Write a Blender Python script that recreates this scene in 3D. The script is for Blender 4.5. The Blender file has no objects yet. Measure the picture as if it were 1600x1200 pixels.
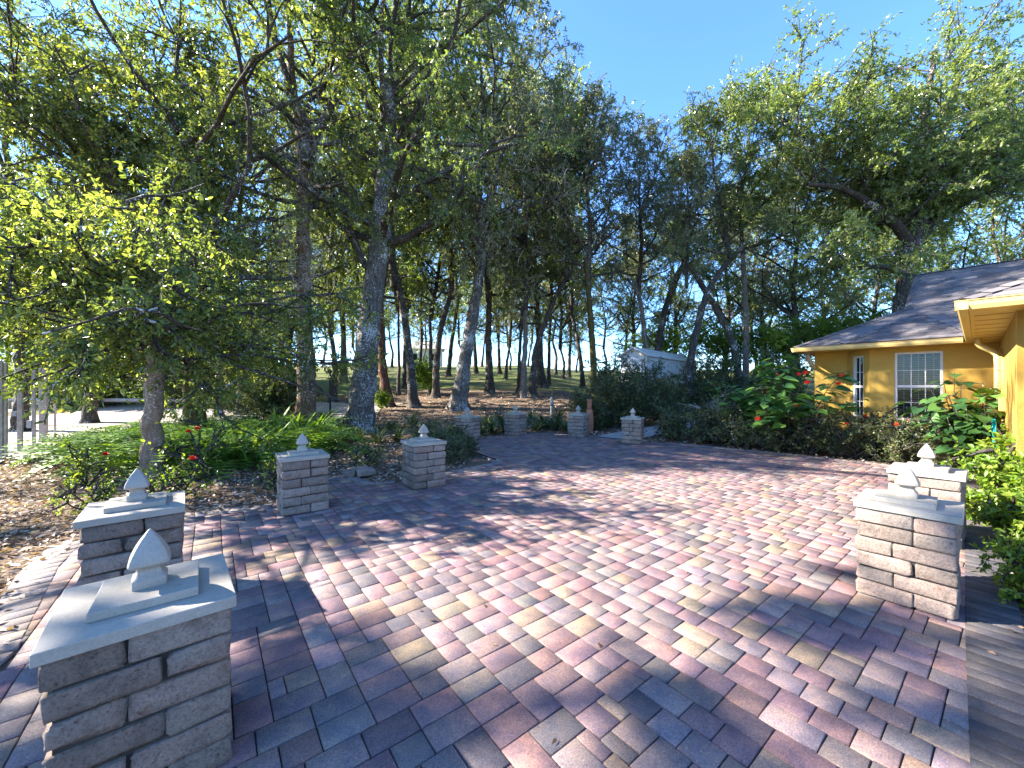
import bpy, bmesh, math, random
import numpy as np
from mathutils import Vector, Matrix

random.seed(7)
RNG = np.random.default_rng(7)
scene = bpy.context.scene
COL = scene.collection
R = math.radians

# ------------------------------------------------------------------ camera
F, CX, CY, CAMZ = 610.0, 800.0, 603.0, 1.63          # focal length in photo pixels, horizon row, eye height
PAT = 0.03                                            # level of the paving
cam_d = bpy.data.cameras.new('camera')
cam_d.sensor_width = 36.0
cam_d.lens = 36.0 * F / 1600.0
cam_d.clip_start = 0.05
cam_d.clip_end = 2000
cam_d.shift_y = (CY - 600.0) / 1600.0
cam = bpy.data.objects.new('camera', cam_d)
cam.location = (0, 0, CAMZ)
cam.rotation_euler = (R(90), 0, 0)
COL.objects.link(cam)
scene.camera = cam

# ------------------------------------------------------------------ sky, sun, exposure
SUN_EL, SUN_AZ = 33.0, -84.0                          # azimuth clockwise from +Y: sun stands to the left
world = bpy.data.worlds.new('World')
scene.world = world
world.use_nodes = True
wn = world.node_tree
bg = wn.nodes['Background']
sky = wn.nodes.new('ShaderNodeTexSky')
sky.sky_type = 'NISHITA'
sky.sun_disc = False
sky.sun_elevation = R(SUN_EL)
sky.sun_rotation = R(SUN_AZ)
sky.air_density = 1.0
sky.dust_density = 0.1
sky.ozone_density = 10.0
wn.links.new(sky.outputs[0], bg.inputs[0])
bg.inputs[1].default_value = 0.105
sl = bpy.data.lights.new('sun', 'SUN')
sl.energy = 5.0
sl.angle = R(0.53)
sl.color = (1.0, 0.92, 0.8)
sun = bpy.data.objects.new('sun', sl)
COL.objects.link(sun)
tosun = Vector((math.sin(R(SUN_AZ)) * math.cos(R(SUN_EL)), math.cos(R(SUN_AZ)) * math.cos(R(SUN_EL)), math.sin(R(SUN_EL))))
sun.rotation_euler = (-tosun).to_track_quat('-Z', 'Y').to_euler()
sun.location = tosun * 60
vs = scene.view_settings
vs.view_transform = 'Standard'
vs.look = 'None'
vs.exposure = 2.6
vs.gamma = 1.0
scene.cycles.max_bounces = 7
scene.cycles.diffuse_bounces = 5
scene.cycles.glossy_bounces = 2
scene.cycles.transmission_bounces = 5
scene.cycles.transparent_max_bounces = 6
scene.cycles.sample_clamp_indirect = 6.0

# ------------------------------------------------------------------ helpers
def smooth(a, b, x):
    t = np.clip((np.asarray(x, float) - a) / (b - a), 0, 1)
    return t * t * (3 - 2 * t)

def terrain(x, y):
    """height of the ground: flat round the paving and the house, then a long slope up to a crest"""
    x = np.asarray(x, float); y = np.asarray(y, float)
    y0 = 13.0 + 7.0 * smooth(3, 9, x)
    d = np.maximum(y - y0, 0)
    h = 0.1 * (np.sqrt(d * d + 4) - 2)
    yc = 64.0
    over = np.maximum(y - yc, 0)
    h = h - 0.1 * over - 0.0010 * np.minimum(over, 60) ** 2 * 0.4
    h = np.maximum(h, -6)
    w = smooth(10, 20, np.hypot(x, y - 6))
    return h + w * 0.05 * (np.sin(x * 0.7 + 1) * np.cos(y * 0.5) + np.sin(x * 0.23 + y * 0.31))

def wp(px, py, Y):
    """photo pixel at depth Y"""
    return ((px - CX) / F * Y, Y, CAMZ + (CY - py) / F * Y)

def gz(px, py, z=PAT):
    """photo pixel on the level plane z"""
    Y = F * (CAMZ - z) / (py - CY)
    return ((px - CX) / F * Y, Y)

def link(o, parent=None):
    COL.objects.link(o)
    if parent is not None:
        o.parent = parent
    return o

def tag(o, label=None, cat=None, group=None, kind=None):
    if label: o['label'] = label
    if cat: o['category'] = cat
    if group: o['group'] = group
    if kind: o['kind'] = kind
    return o

def empty(name, loc=(0, 0, 0), rz=0.0):
    o = bpy.data.objects.new(name, None)
    o.location = loc
    o.rotation_euler = (0, 0, rz)
    o.empty_display_size = 0.2
    return link(o)

def mesh_np(name, V, Q, mat=None, rnd=None, smooth_shade=False, col=None):
    """mesh from vertex array and a face array (quads or tris)"""
    V = np.ascontiguousarray(V, dtype=np.float32).reshape(-1, 3)
    Q = np.ascontiguousarray(Q, dtype=np.int32)
    n, k = Q.shape
    me = bpy.data.meshes.new(name)
    me.vertices.add(len(V)); me.vertices.foreach_set('co', V.ravel())
    me.loops.add(n * k); me.loops.foreach_set('vertex_index', Q.ravel())
    me.polygons.add(n)
    me.polygons.foreach_set('loop_start', np.arange(n, dtype=np.int32) * k)
    me.polygons.foreach_set('loop_total', np.full(n, k, dtype=np.int32))
    if smooth_shade:
        me.polygons.foreach_set('use_smooth', np.ones(n, dtype=bool))
    me.update(calc_edges=True)
    if rnd is not None:
        a = me.attributes.new('rnd', 'FLOAT', 'FACE')
        a.data.foreach_set('value', np.ascontiguousarray(rnd, dtype=np.float32))
    if col is not None:
        a = me.attributes.new('pcol', 'FLOAT_COLOR', 'FACE')
        a.data.foreach_set('color', np.ascontiguousarray(col, dtype=np.float32).ravel())
    if mat: me.materials.append(mat)
    return me

class MB:
    """collects boxes, tubes, lofts and free faces for one mesh"""
    def __init__(self):
        self.v = []; self.f = []
    def add(self, verts, faces):
        o = len(self.v)
        self.v += [tuple(p) for p in verts]
        self.f += [tuple(i + o for i in f) for f in faces]
        return self
    def box(self, c, s, rz=0.0, ax=None):
        cx, cy, cz = c; sx, sy, sz = s[0] / 2, s[1] / 2, s[2] / 2
        p = [(x, y, z) for z in (-sz, sz) for x, y in ((-sx, -sy), (sx, -sy), (sx, sy), (-sx, sy))]
        ca, sa = math.cos(rz), math.sin(rz)
        p = [(cx + x * ca - y * sa, cy + x * sa + y * ca, cz + z) for x, y, z in p]
        return self.add(p, [(3, 2, 1, 0), (4, 5, 6, 7), (0, 1, 5, 4), (1, 2, 6, 5), (2, 3, 7, 6), (3, 0, 4, 7)])
    def bounds(self, a, b):
        return self.box([(a[i] + b[i]) / 2 for i in range(3)], [abs(b[i] - a[i]) for i in range(3)])
    def prism(self, poly, z0, z1):
        n = len(poly)
        self.add([(x, y, z0) for x, y in poly] + [(x, y, z1) for x, y in poly],
                 [tuple(range(n))[::-1], tuple(range(n, 2 * n))] + [(i, (i + 1) % n, n + (i + 1) % n, n + i) for i in range(n)])
        return self
    def lathe(self, prof, n=20, c=(0, 0, 0)):
        o = []
        for r, z in prof:
            o += [(c[0] + r * math.cos(2 * math.pi * i / n), c[1] + r * math.sin(2 * math.pi * i / n), c[2] + z) for i in range(n)]
        fs = []
        for k in range(len(prof) - 1):
            for i in range(n):
                fs.append((k * n + i, k * n + (i + 1) % n, (k + 1) * n + (i + 1) % n, (k + 1) * n + i))
        fs.append(tuple(range(n))[::-1]); fs.append(tuple((len(prof) - 1) * n + i for i in range(n)))
        return self.add(o, fs)
    def tube(self, pts, rad, n=8):
        V, Q = tubes(np.array([pts], float), np.array([rad if hasattr(rad, '__len__') else [rad] * len(pts)], float), n)
        return self.add(V.tolist(), Q.tolist())
    def build(self, name, mat, parent=None, smooth_shade=False, bevel=0, loc=None):
        me = bpy.data.meshes.new(name)
        me.from_pydata(self.v, [], self.f)
        if bevel:
            bm = bmesh.new(); bm.from_mesh(me)
            bmesh.ops.bevel(bm, geom=list(bm.edges), offset=bevel, segments=2, affect='EDGES', profile=0.5)
            bm.to_mesh(me); bm.free()
        if smooth_shade:
            me.polygons.foreach_set('use_smooth', [True] * len(me.polygons))
        me.materials.append(mat)
        o = bpy.data.objects.new(name, me)
        if loc: o.location = loc
        return link(o, parent)

def nrm(a):
    return a / np.maximum(np.linalg.norm(a, axis=-1, keepdims=True), 1e-9)

def tubes(P, Rd, sides):
    """P (n,k,3) paths, Rd (n,k) radii -> vertices and quads, closed at the thin end by its small radius"""
    n, k, _ = P.shape
    T = np.empty_like(P)
    T[:, 1:-1] = P[:, 2:] - P[:, :-2]; T[:, 0] = P[:, 1] - P[:, 0]; T[:, -1] = P[:, -1] - P[:, -2]
    T = nrm(T)
    D = nrm(P[:, -1] - P[:, 0])[:, None, :]
    ref = np.where(np.abs(D[..., 2:3]) > 0.9, np.array([[[1.0, 0, 0]]]), np.array([[[0, 0, 1.0]]]))
    A = nrm(np.cross(T, np.broadcast_to(ref, T.shape)))
    B = np.cross(T, A)
    th = np.arange(sides) * 2 * math.pi / sides
    ring = A[:, :, None, :] * np.cos(th)[None, None, :, None] + B[:, :, None, :] * np.sin(th)[None, None, :, None]
    V = P[:, :, None, :] + ring * Rd[:, :, None, None]
    i = np.arange(n)[:, None, None] * k * sides; j = np.arange(k - 1)[None, :, None] * sides; s = np.arange(sides)[None, None, :]
    s2 = (s + 1) % sides
    Q = np.stack([i + j + s, i + j + sides + s, i + j + sides + s2, i + j + s2], -1).reshape(-1, 4)
    return V.reshape(-1, 3), Q

def leaves(P, D, N, L, W, kind='rhomb'):
    """leaf blades: base points, directions, normals, lengths, widths"""
    D = nrm(D); S = nrm(np.cross(D, N)); U = np.cross(S, D)
    L = L[:, None]; W = W[:, None]; n = len(P)
    if kind == 'rhomb':
        V = np.stack([P, P + D * .45 * L + S * W * .5 + U * W * .16, P + D * L, P + D * .45 * L - S * W * .5 + U * W * .16], 1)
        Q = np.arange(n * 4).reshape(n, 4); rep = 1
    else:
        V = np.stack([P, P + D * .3 * L + S * W * .46 + U * W * .14, P + D * .66 * L + S * W * .4 + U * W * .06, P + D * L - U * L * .1,
                      P + D * .66 * L - S * W * .4 + U * W * .06, P + D * .3 * L - S * W * .46 + U * W * .14], 1)
        b = (np.arange(n) * 6)[:, None]
        Q = np.stack([b + np.array([[0, 1, 2, 3]]), b + np.array([[0, 3, 4, 5]])], 1).reshape(-1, 4); rep = 2
    return V.reshape(-1, 3), Q, rep

def join(parts):
    Vs, Qs, o = [], [], 0
    for V, Q in parts:
        Vs.append(V); Qs.append(Q + o); o += len(V)
    return np.concatenate(Vs), np.concatenate(Qs)

def runit(rng, n):
    return nrm(rng.normal(size=(n, 3)))

def along(P, f):
    """points at fraction f (n,) on paths P (n,k,3)"""
    k = P.shape[1]; x = np.clip(f, 0, .9999) * (k - 1); i = x.astype(int); w = (x - i)[:, None]; r = np.arange(len(P))
    return P[r, i] * (1 - w) + P[r, i + 1] * w

def paths(rng, P0, D0, L, k, wander, lift):
    n = len(P0); P = np.empty((n, k, 3)); P[:, 0] = P0; D = nrm(D0); step = (L / (k - 1))[:, None]
    for j in range(1, k):
        D = nrm(D + rng.normal(size=(n, 3)) * wander + np.array([0, 0, lift]))
        P[:, j] = P[:, j - 1] + D * step
    return P, D

# ------------------------------------------------------------------ materials
def mat_new(name):
    m = bpy.data.materials.new(name); m.use_nodes = True
    nt = m.node_tree; nt.nodes.clear()
    out = nt.nodes.new('ShaderNodeOutputMaterial')
    return m, nt, out

def N(nt, t, **kw):
    n = nt.nodes.new(t)
    for k, v in kw.items():
        if k.startswith('_'): setattr(n, k[1:], v)
        else: n.inputs[k.replace('__', ' ')].default_value = v
    return n

def ramp(nt, fac, stops):
    r = nt.nodes.new('ShaderNodeValToRGB'); e = r.color_ramp.elements
    while len(e) < len(stops): e.new(0.5)
    for i, (p, c) in enumerate(stops):
        e[i].position = p; e[i].color = (c[0], c[1], c[2], 1) if len(c) == 3 else c
    if fac is not None: nt.links.new(fac, r.inputs[0])
    return r.outputs[0]

def noise(nt, vec, scale, detail=4, rough=.55):
    n = nt.nodes.new('ShaderNodeTexNoise'); n.inputs['Scale'].default_value = scale
    n.inputs['Detail'].default_value = detail; n.inputs['Roughness'].default_value = rough
    if vec is not None: nt.links.new(vec, n.inputs['Vector'])
    return n.outputs['Fac']

def mixc(nt, fac, a, b, mode='MIX'):
    m = nt.nodes.new('ShaderNodeMix'); m.data_type = 'RGBA'; m.blend_type = mode
    for s, v in ((m.inputs[0], fac), (m.inputs[6], a), (m.inputs[7], b)):
        if isinstance(v, (int, float)): s.default_value = v
        elif isinstance(v, (tuple, list)): s.default_value = (v[0], v[1], v[2], 1)
        else: nt.links.new(v, s)
    return m.outputs[2]

def pos(nt):
    return nt.nodes.new('ShaderNodeNewGeometry').outputs['Position']

def objco(nt):
    return nt.nodes.new('ShaderNodeTexCoord').outputs['Object']

def principled(nt, out, col, rough=.8, spec=.3, bump=None, bstr=.4, bdist=.01):
    p = nt.nodes.new('ShaderNodeBsdfPrincipled')
    p.inputs['Specular IOR Level'].default_value = spec
    if isinstance(rough, (int, float)): p.inputs['Roughness'].default_value = rough
    else: nt.links.new(rough, p.inputs['Roughness'])
    if isinstance(col, (tuple, list)): p.inputs['Base Color'].default_value = (col[0], col[1], col[2], 1)
    else: nt.links.new(col, p.inputs['Base Color'])
    if bump is not None:
        b = nt.nodes.new('ShaderNodeBump'); b.inputs['Strength'].default_value = bstr; b.inputs['Distance'].default_value = bdist
        nt.links.new(bump, b.inputs['Height']); nt.links.new(b.outputs[0], p.inputs['Normal'])
    nt.links.new(p.outputs[0], out.inputs[0])
    return p

def m_plain(name, col, rough=.6, spec=.4, var=.12, scale=8, bump=0.0, bscale=60):
    m, nt, out = mat_new(name)
    v = objco(nt); n1 = noise(nt, v, scale)
    c = ramp(nt, n1, [(0.3, [x * (1 - var) for x in col]), (0.7, [min(1, x * (1 + var)) for x in col])])
    principled(nt, out, c, rough, spec, noise(nt, v, bscale) if bump else None, bump)
    return m

def m_leaf(name, stops, trans=.35, rough=.42, spec=.45, tint=(2.2, 1.9, .6)):
    m, nt, out = mat_new(name)
    at = nt.nodes.new('ShaderNodeAttribute'); at.attribute_name = 'rnd'
    c = ramp(nt, at.outputs['Fac'], stops)
    oi = nt.nodes.new('ShaderNodeObjectInfo')
    hs = nt.nodes.new('ShaderNodeHueSaturation')
    mr = nt.nodes.new('ShaderNodeMapRange'); mr.inputs['To Min'].default_value = .82; mr.inputs['To Max'].default_value = 1.2
    nt.links.new(oi.outputs['Random'], mr.inputs[0]); nt.links.new(mr.outputs[0], hs.inputs['Value']); nt.links.new(c, hs.inputs['Color'])
    c = hs.outputs[0]
    p = nt.nodes.new('ShaderNodeBsdfPrincipled'); p.inputs['Roughness'].default_value = rough
    p.inputs['Specular IOR Level'].default_value = spec
    nt.links.new(c, p.inputs['Base Color'])
    t = nt.nodes.new('ShaderNodeBsdfTranslucent')
    tc = mixc(nt, 1.0, c, tint, 'MULTIPLY')
    nt.links.new(tc, t.inputs['Color'])
    mx = nt.nodes.new('ShaderNodeMixShader'); mx.inputs[0].default_value = trans
    nt.links.new(p.outputs[0], mx.inputs[1]); nt.links.new(t.outputs[0], mx.inputs[2])
    nt.links.new(mx.outputs[0], out.inputs[0])
    return m

def m_bark(name, dark, light, lichen=0.0, lcol=(.55, .56, .52), scale=1.0, lsc=22):
    m, nt, out = mat_new(name)
    v = objco(nt)
    mp = nt.nodes.new('ShaderNodeMapping'); mp.inputs['Scale'].default_value = (scale, scale, scale * .28)
    nt.links.new(v, mp.inputs[0])
    n1 = noise(nt, mp.outputs[0], 14, 6, .7)
    c = ramp(nt, n1, [(.32, dark), (.68, light)])
    if lichen > 0:
        n2 = noise(nt, v, lsc, 3, .65); n3 = noise(nt, v, 1.6, 2)
        ad = nt.nodes.new('ShaderNodeMath'); ad.operation = 'MULTIPLY_ADD'; ad.inputs[1].default_value = .55
        nt.links.new(n3, ad.inputs[0]); nt.links.new(n2, ad.inputs[2])
        th = .97 - .15 * lichen
        k = ramp(nt, ad.outputs[0], [(th - .03, (0, 0, 0)), (th + .02, (1, 1, 1))])
        c = mixc(nt, k, c, lcol)
    principled(nt, out, c, .9, .15, n1, .9, .04)
    return m

M = {}
M['leaf_near'] = m_leaf('leaf_near', [(0, (.045, .075, .022)), (.45, (.11, .155, .042)), (.8, (.19, .24, .06)), (1, (.36, .37, .09))], .48, .36, .7, (1.95, 1.8, .75))
M['leaf_oak'] = m_leaf('leaf_oak', [(0, (0.054, 0.082, 0.029)), (.5, (0.138, 0.180, 0.060)), (.85, (0.228, 0.264, 0.084)), (1, (0.408, 0.384, 0.156))], .48, .3, .8, (1.75, 1.9, .8))
M['leaf_grey'] = m_leaf('leaf_grey', [(0, (0.063, 0.076, 0.046)), (.5, (0.161, 0.172, 0.098)), (.85, (0.253, 0.253, 0.138)), (1, (0.437, 0.391, 0.253))], .42, .3, .9, (1.6, 1.75, 1.0))
M['leaf_bright'] = m_leaf('leaf_bright', [(0, (0.057, 0.115, 0.014)), (.5, (0.115, 0.207, 0.023)), (1, (0.299, 0.380, 0.057))], .45)
M['leaf_fern'] = m_leaf('leaf_fern', [(0, (0.037, 0.088, 0.018)), (.5, (0.088, 0.188, 0.030)), (1, (0.213, 0.325, 0.062))], .3, .45, .4)
M['leaf_strap'] = m_leaf('leaf_strap', [(0, (0.028, 0.050, 0.022)), (.5, (0.061, 0.099, 0.039)), (1, (0.143, 0.198, 0.072))], .2, .35, .55)
M['leaf_shrub'] = m_leaf('leaf_shrub', [(0, (0.039, 0.055, 0.024)), (.5, (0.094, 0.127, 0.050)), (.85, (0.165, 0.198, 0.077)), (1, (0.275, 0.187, 0.121))], .25)
M['leaf_big'] = m_leaf('leaf_big', [(0, (0.028, 0.083, 0.028)), (.5, (0.055, 0.143, 0.039)), (1, (0.132, 0.264, 0.055))], .3, .38, .5)
M['leaf_lime'] = m_leaf('leaf_lime', [(0, (.07, .14, .014)), (.5, (.14, .24, .025)), (1, (.3, .36, .06))], .4, .4, .45)
M['leaf_red'] = m_leaf('leaf_red', [(0, (.12, .015, .02)), (1, (.35, .04, .05))], .3)
M['leaf_litter'] = m_leaf('leaf_litter', [(0, (.06, .036, .024)), (.35, (.2, .135, .09)), (.7, (.4, .31, .235)), (1, (.62, .54, .46))], .1, .7, .2)
M['petal'] = m_leaf('petal', [(0, (.55, .02, .03)), (1, (.8, .09, .07))], .3, .5, .3)
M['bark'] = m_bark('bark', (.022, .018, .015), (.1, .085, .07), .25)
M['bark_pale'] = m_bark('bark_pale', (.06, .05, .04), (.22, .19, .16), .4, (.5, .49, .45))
M['bark_lichen'] = m_bark('bark_lichen', (.035, .031, .027), (.14, .125, .11), .72, (.42, .42, .41))
M['bark_brown'] = m_bark('bark_brown', (.06, .035, .018), (.2, .13, .075), .5, (.52, .5, .44))
M['bark_spot'] = m_bark('bark_spot', (.14, .09, .06), (.36, .27, .2), .6, (.52, .46, .4), lsc=34)
M['bark_red'] = m_bark('bark_red', (.05, .022, .014), (.15, .07, .045), .1)
M['bark_moss'] = m_bark('bark_moss', (.03, .026, .012), (.13, .1, .035), .3, (.2, .18, .06))
M['dead_twig'] = m_plain('dead_twig', (.3, .275, .25), .85, .2)
M['stone_cap'] = m_plain('stone_cap', (.4, .385, .35), .38, .5, .07, 5, .06, 160)
def m_cap():
    m, nt, out = mat_new('stone_cap')
    v = pos(nt); n1 = noise(nt, v, 4.5, 5, .65); n2 = noise(nt, v, 130, 3, .7); n3 = noise(nt, v, 16, 5, .7)
    c = ramp(nt, n1, [(.3, (.27, .245, .205)), (.55, (.33, .3, .255)), (.75, (.38, .35, .3))])
    c = mixc(nt, ramp(nt, n3, [(.6, (0, 0, 0)), (.74, (.55, .55, .55))]), c, (.2, .17, .1))
    c = mixc(nt, 1.0, c, ramp(nt, n2, [(.3, (.82, .82, .82)), (.6, (1.03, 1.03, 1.03))]), 'MULTIPLY')
    principled(nt, out, c, .5, .4, n2, .25, .004)
    return m
M['stone_cap'] = m_cap()
M['white_paint'] = m_plain('white_paint', (.6, .59, .57), .4, .4, .03, 4)
M['core'] = m_plain('core', (.05, .043, .038), .95, .1)
M['stucco'] = m_plain('stucco', (.46, .29, .065), .85, .2, .12, 1.6, .5, 90)
M['trim_yellow'] = m_plain('trim_yellow', (.5, .33, .09), .5, .4, .05, 3)
M['gutter'] = m_plain('gutter', (.5, .36, .13), .35, .5, .05, 3)
M['drip_edge'] = m_plain('drip_edge', (.55, .5, .42), .45, .4, .05, 3)
M['blind'] = m_plain('blind', (.34, .32, .28), .6, .3, .04, 3)
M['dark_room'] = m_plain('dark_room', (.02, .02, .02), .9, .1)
M['terracotta'] = m_plain('terracotta', (.36, .15, .085), .8, .2, .2, 9, .2, 60)
M['stone_grey'] = m_plain('stone_grey', (.32, .32, .31), .85, .2, .2, 20, .2, 90)
M['black_metal'] = m_plain('black_metal', (.02, .02, .022), .5, .4)
M['hose'] = m_plain('hose', (.0, .33, .33), .4, .5, .08, 20)
M['post_wood'] = m_plain('post_wood', (.36, .31, .29), .85, .2, .2, 12, .3, 70)
M['wire'] = m_plain('wire', (.3, .3, .3), .4, .5)
M['box_grey'] = m_plain('box_grey', (.22, .21, .21), .6, .4)
M['concrete'] = m_plain('concrete', (.33, .32, .31), .85, .25, .1, 3, .2, 140)
M['far_wall'] = m_plain('far_wall', (.6, .6, .6), .7, .3, .04, 2)
M['far_roof'] = m_plain('far_roof', (.28, .27, .27), .8, .2, .1, 4)
M['soil'] = m_plain('soil', (.06, .04, .028), .95, .1, .25, 12, .5, 50)

def m_glass():
    m, nt, out = mat_new('window_glass')
    g = nt.nodes.new('ShaderNodeBsdfGlossy'); g.inputs['Roughness'].default_value = .02; g.inputs['Color'].default_value = (.9, .95, 1, 1)
    t = nt.nodes.new('ShaderNodeBsdfTransparent'); t.inputs['Color'].default_value = (.8, .84, .85, 1)
    fr = nt.nodes.new('ShaderNodeFresnel'); fr.inputs['IOR'].default_value = 1.33
    mx = nt.nodes.new('ShaderNodeMixShader')
    nt.links.new(fr.outputs[0], mx.inputs[0]); nt.links.new(t.outputs[0], mx.inputs[1]); nt.links.new(g.outputs[0], mx.inputs[2])
    nt.links.new(mx.outputs[0], out.inputs[0])
    return m
M['glass'] = m_glass()

def m_paver(name, use_attr):
    m, nt, out = mat_new(name)
    if use_attr:
        a = nt.nodes.new('ShaderNodeAttribute'); a.attribute_name = 'pcol'; c = a.outputs['Color']
    else:
        c = nt.nodes.new('ShaderNodeObjectInfo').outputs['Color']
    v = pos(nt)
    n1 = noise(nt, v, 8.5, 4, .62)
    k = ramp(nt, n1, [(.38, (0, 0, 0)), (.62, (1, 1, 1))])
    tint = mixc(nt, 1.0, c, (1.2, 1.05, .9), 'MULTIPLY')
    cold = mixc(nt, 1.0, c, (.76, .75, .8), 'MULTIPLY')
    c2 = mixc(nt, k, cold, tint)
    n2 = noise(nt, v, 150, 3, .85)
    sp = ramp(nt, n2, [(.32, (.45, .45, .46)), (.5, (.95, .95, .95)), (.6, (1.1, 1.1, 1.1)), (.68, (1.9, 1.88, 1.85))])
    c3 = mixc(nt, 1.0, c2, sp, 'MULTIPLY')
    n3 = noise(nt, v, 1.1, 5, .6)
    w = ramp(nt, n3, [(.35, (.86, .86, .86)), (.7, (1.08, 1.08, 1.08))])
    c4 = mixc(nt, 1.0, c3, w, 'MULTIPLY')
    principled(nt, out, c4, .8, .3, n2, .6, .006)
    return m
M['paver'] = m_paver('paver', False)
M['paver_far'] = m_paver('paver_far', True)

def m_block():
    m, nt, out = mat_new('tumbled_block')
    oi = nt.nodes.new('ShaderNodeObjectInfo')
    v = pos(nt)
    n1 = noise(nt, v, 11, 6, .7)
    base = ramp(nt, oi.outputs['Random'], [(0, (.2, .16, .135)), (.35, (.28, .23, .195)), (.65, (.29, .22, .185)), (1, (.34, .28, .24))])
    k = ramp(nt, n1, [(.28, (.55, .53, .52)), (.48, (.95, .94, .93)), (.72, (1.2, 1.15, 1.1))])
    c = mixc(nt, 1.0, base, k, 'MULTIPLY')
    n2 = noise(nt, v, 85, 6, .85)
    pit = ramp(nt, n2, [(.36, (.3, .27, .25)), (.46, (.9, .9, .9)), (.58, (1.05, 1.05, 1.05)), (.68, (1.6, 1.55, 1.5))])
    c = mixc(nt, 1.0, c, pit, 'MULTIPLY')
    n4 = noise(nt, v, 5.1, 4, .7)
    st = ramp(nt, n4, [(.6, (0, 0, 0)), (.72, (.7, .7, .7))])
    c = mixc(nt, st, c, mixc(nt, 1.0, c, (.72, .46, .3), 'MULTIPLY'))
    ad = nt.nodes.new('ShaderNodeMath'); ad.operation = 'MULTIPLY_ADD'; ad.inputs[1].default_value = 1.6
    nt.links.new(n1, ad.inputs[0]); nt.links.new(n2, ad.inputs[2])
    principled(nt, out, c, .9, .2, ad.outputs[0], .85, .012)
    return m
M['block'] = m_block()

def m_ground():
    m, nt, out = mat_new('ground_mix')
    v = pos(nt)
    a = nt.nodes.new('ShaderNodeAttribute'); a.attribute_name = 'grass'
    n1 = noise(nt, v, 22, 6, .75); n2 = noise(nt, v, 1.3, 4, .6)
    mul = ramp(nt, n1, [(.3, (.05, .034, .025)), (.5, (.15, .105, .075)), (.7, (.34, .26, .195))])
    gr = mixc(nt, ramp(nt, noise(nt, v, .35, 5, .7), [(.4, (0, 0, 0)), (.65, (1, 1, 1))]), ramp(nt, n1, [(.3, (.05, .075, .02)), (.6, (.12, .16, .04)), (.8, (.22, .24, .08))]), ramp(nt, n1, [(.3, (.09, .07, .035)), (.6, (.2, .18, .07)), (.8, (.3, .28, .13))]))
    ad = nt.nodes.new('ShaderNodeMath'); ad.operation = 'MULTIPLY_ADD'; ad.inputs[1].default_value = .9
    sb = nt.nodes.new('ShaderNodeMath'); sb.operation = 'SUBTRACT'; sb.inputs[1].default_value = .45
    nt.links.new(n2, sb.inputs[0]); nt.links.new(sb.outputs[0], ad.inputs[0]); nt.links.new(a.outputs['Fac'], ad.inputs[2])
    k = ramp(nt, ad.outputs[0], [(.4, (0, 0, 0)), (.6, (1, 1, 1))])
    c = mixc(nt, k, mul, gr)
    principled(nt, out, c, .95, .1, n1, .8, .05)
    return m
M['ground'] = m_ground()

def m_gravel():
    m, nt, out = mat_new('pale_gravel')
    v = pos(nt); n1 = noise(nt, v, 16, 6, .75); n2 = noise(nt, v, .8, 3)
    c = ramp(nt, n1, [(.3, (.2, .165, .14)), (.55, (.38, .335, .3)), (.75, (.5, .46, .43))])
    c = mixc(nt, ramp(nt, n2, [(.55, (0, 0, 0)), (.7, (.5, .5, .5))]), c, (.28, .3, .1))
    principled(nt, out, c, .95, .1, n1, .5, .03)
    return m
M['gravel'] = m_gravel()

def m_shingle():
    m, nt, out = mat_new('shingle')
    v = objco(nt)
    at = nt.nodes.new('ShaderNodeAttribute'); at.attribute_name = 'rnd'
    n1 = noise(nt, v, 120, 2, .7); n2 = noise(nt, v, 1.4, 3)
    c = ramp(nt, at.outputs['Fac'], [(0, (.085, .078, .084)), (.5, (.125, .115, .12)), (1, (.17, .156, .16))])
    c = mixc(nt, 1.0, c, ramp(nt, n1, [(.3, (.7, .7, .7)), (.7, (1.25, 1.25, 1.25))]), 'MULTIPLY')
    c = mixc(nt, 1.0, c, ramp(nt, n2, [(.3, (.85, .85, .85)), (.7, (1.12, 1.1, 1.08))]), 'MULTIPLY')
    principled(nt, out, c, .95, .15, n1, .4, .006)
    return m
M['shingle'] = m_shingle()

# ------------------------------------------------------------------ ground
def build_ground():
    xs = np.unique(np.concatenate([np.linspace(-300, -60, 13), np.linspace(-60, -20, 41), np.linspace(-20, 25, 91), np.linspace(25, 60, 36), np.linspace(60, 300, 13)]))
    ys = np.unique(np.concatenate([np.linspace(-120, -12, 10), np.linspace(-12, 36, 97), np.linspace(36, 90, 55), np.linspace(90, 400, 20)]))
    X, Y = np.meshgrid(xs, ys)
    Z = terrain(X, Y)
    V = np.stack([X, Y, Z], -1).reshape(-1, 3)
    nx, ny = len(xs), len(ys)
    i = np.arange(ny - 1)[:, None] * nx + np.arange(nx - 1)[None, :]
    Q = np.stack([i, i + 1, i + nx + 1, i + nx], -1).reshape(-1, 4)
    me = mesh_np('ground', V, Q, M['ground'], smooth_shade=True)
    g = smooth(25, 31, Y + 0 * X) * (1 - .0 * X)
    g = np.maximum(g, smooth(-9, -13, X) * smooth(16, 20, Y))
    g = np.maximum(g, smooth(26, 34, np.abs(X)))
    a = me.attributes.new('grass', 'FLOAT', 'POINT')
    a.data.foreach_set('value', g.ravel().astype(np.float32))
    return tag(link(bpy.data.objects.new('ground', me)), 'brown leaf-covered ground rising to a sunlit lawn under the trees', kind='structure')
build_ground()

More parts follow.
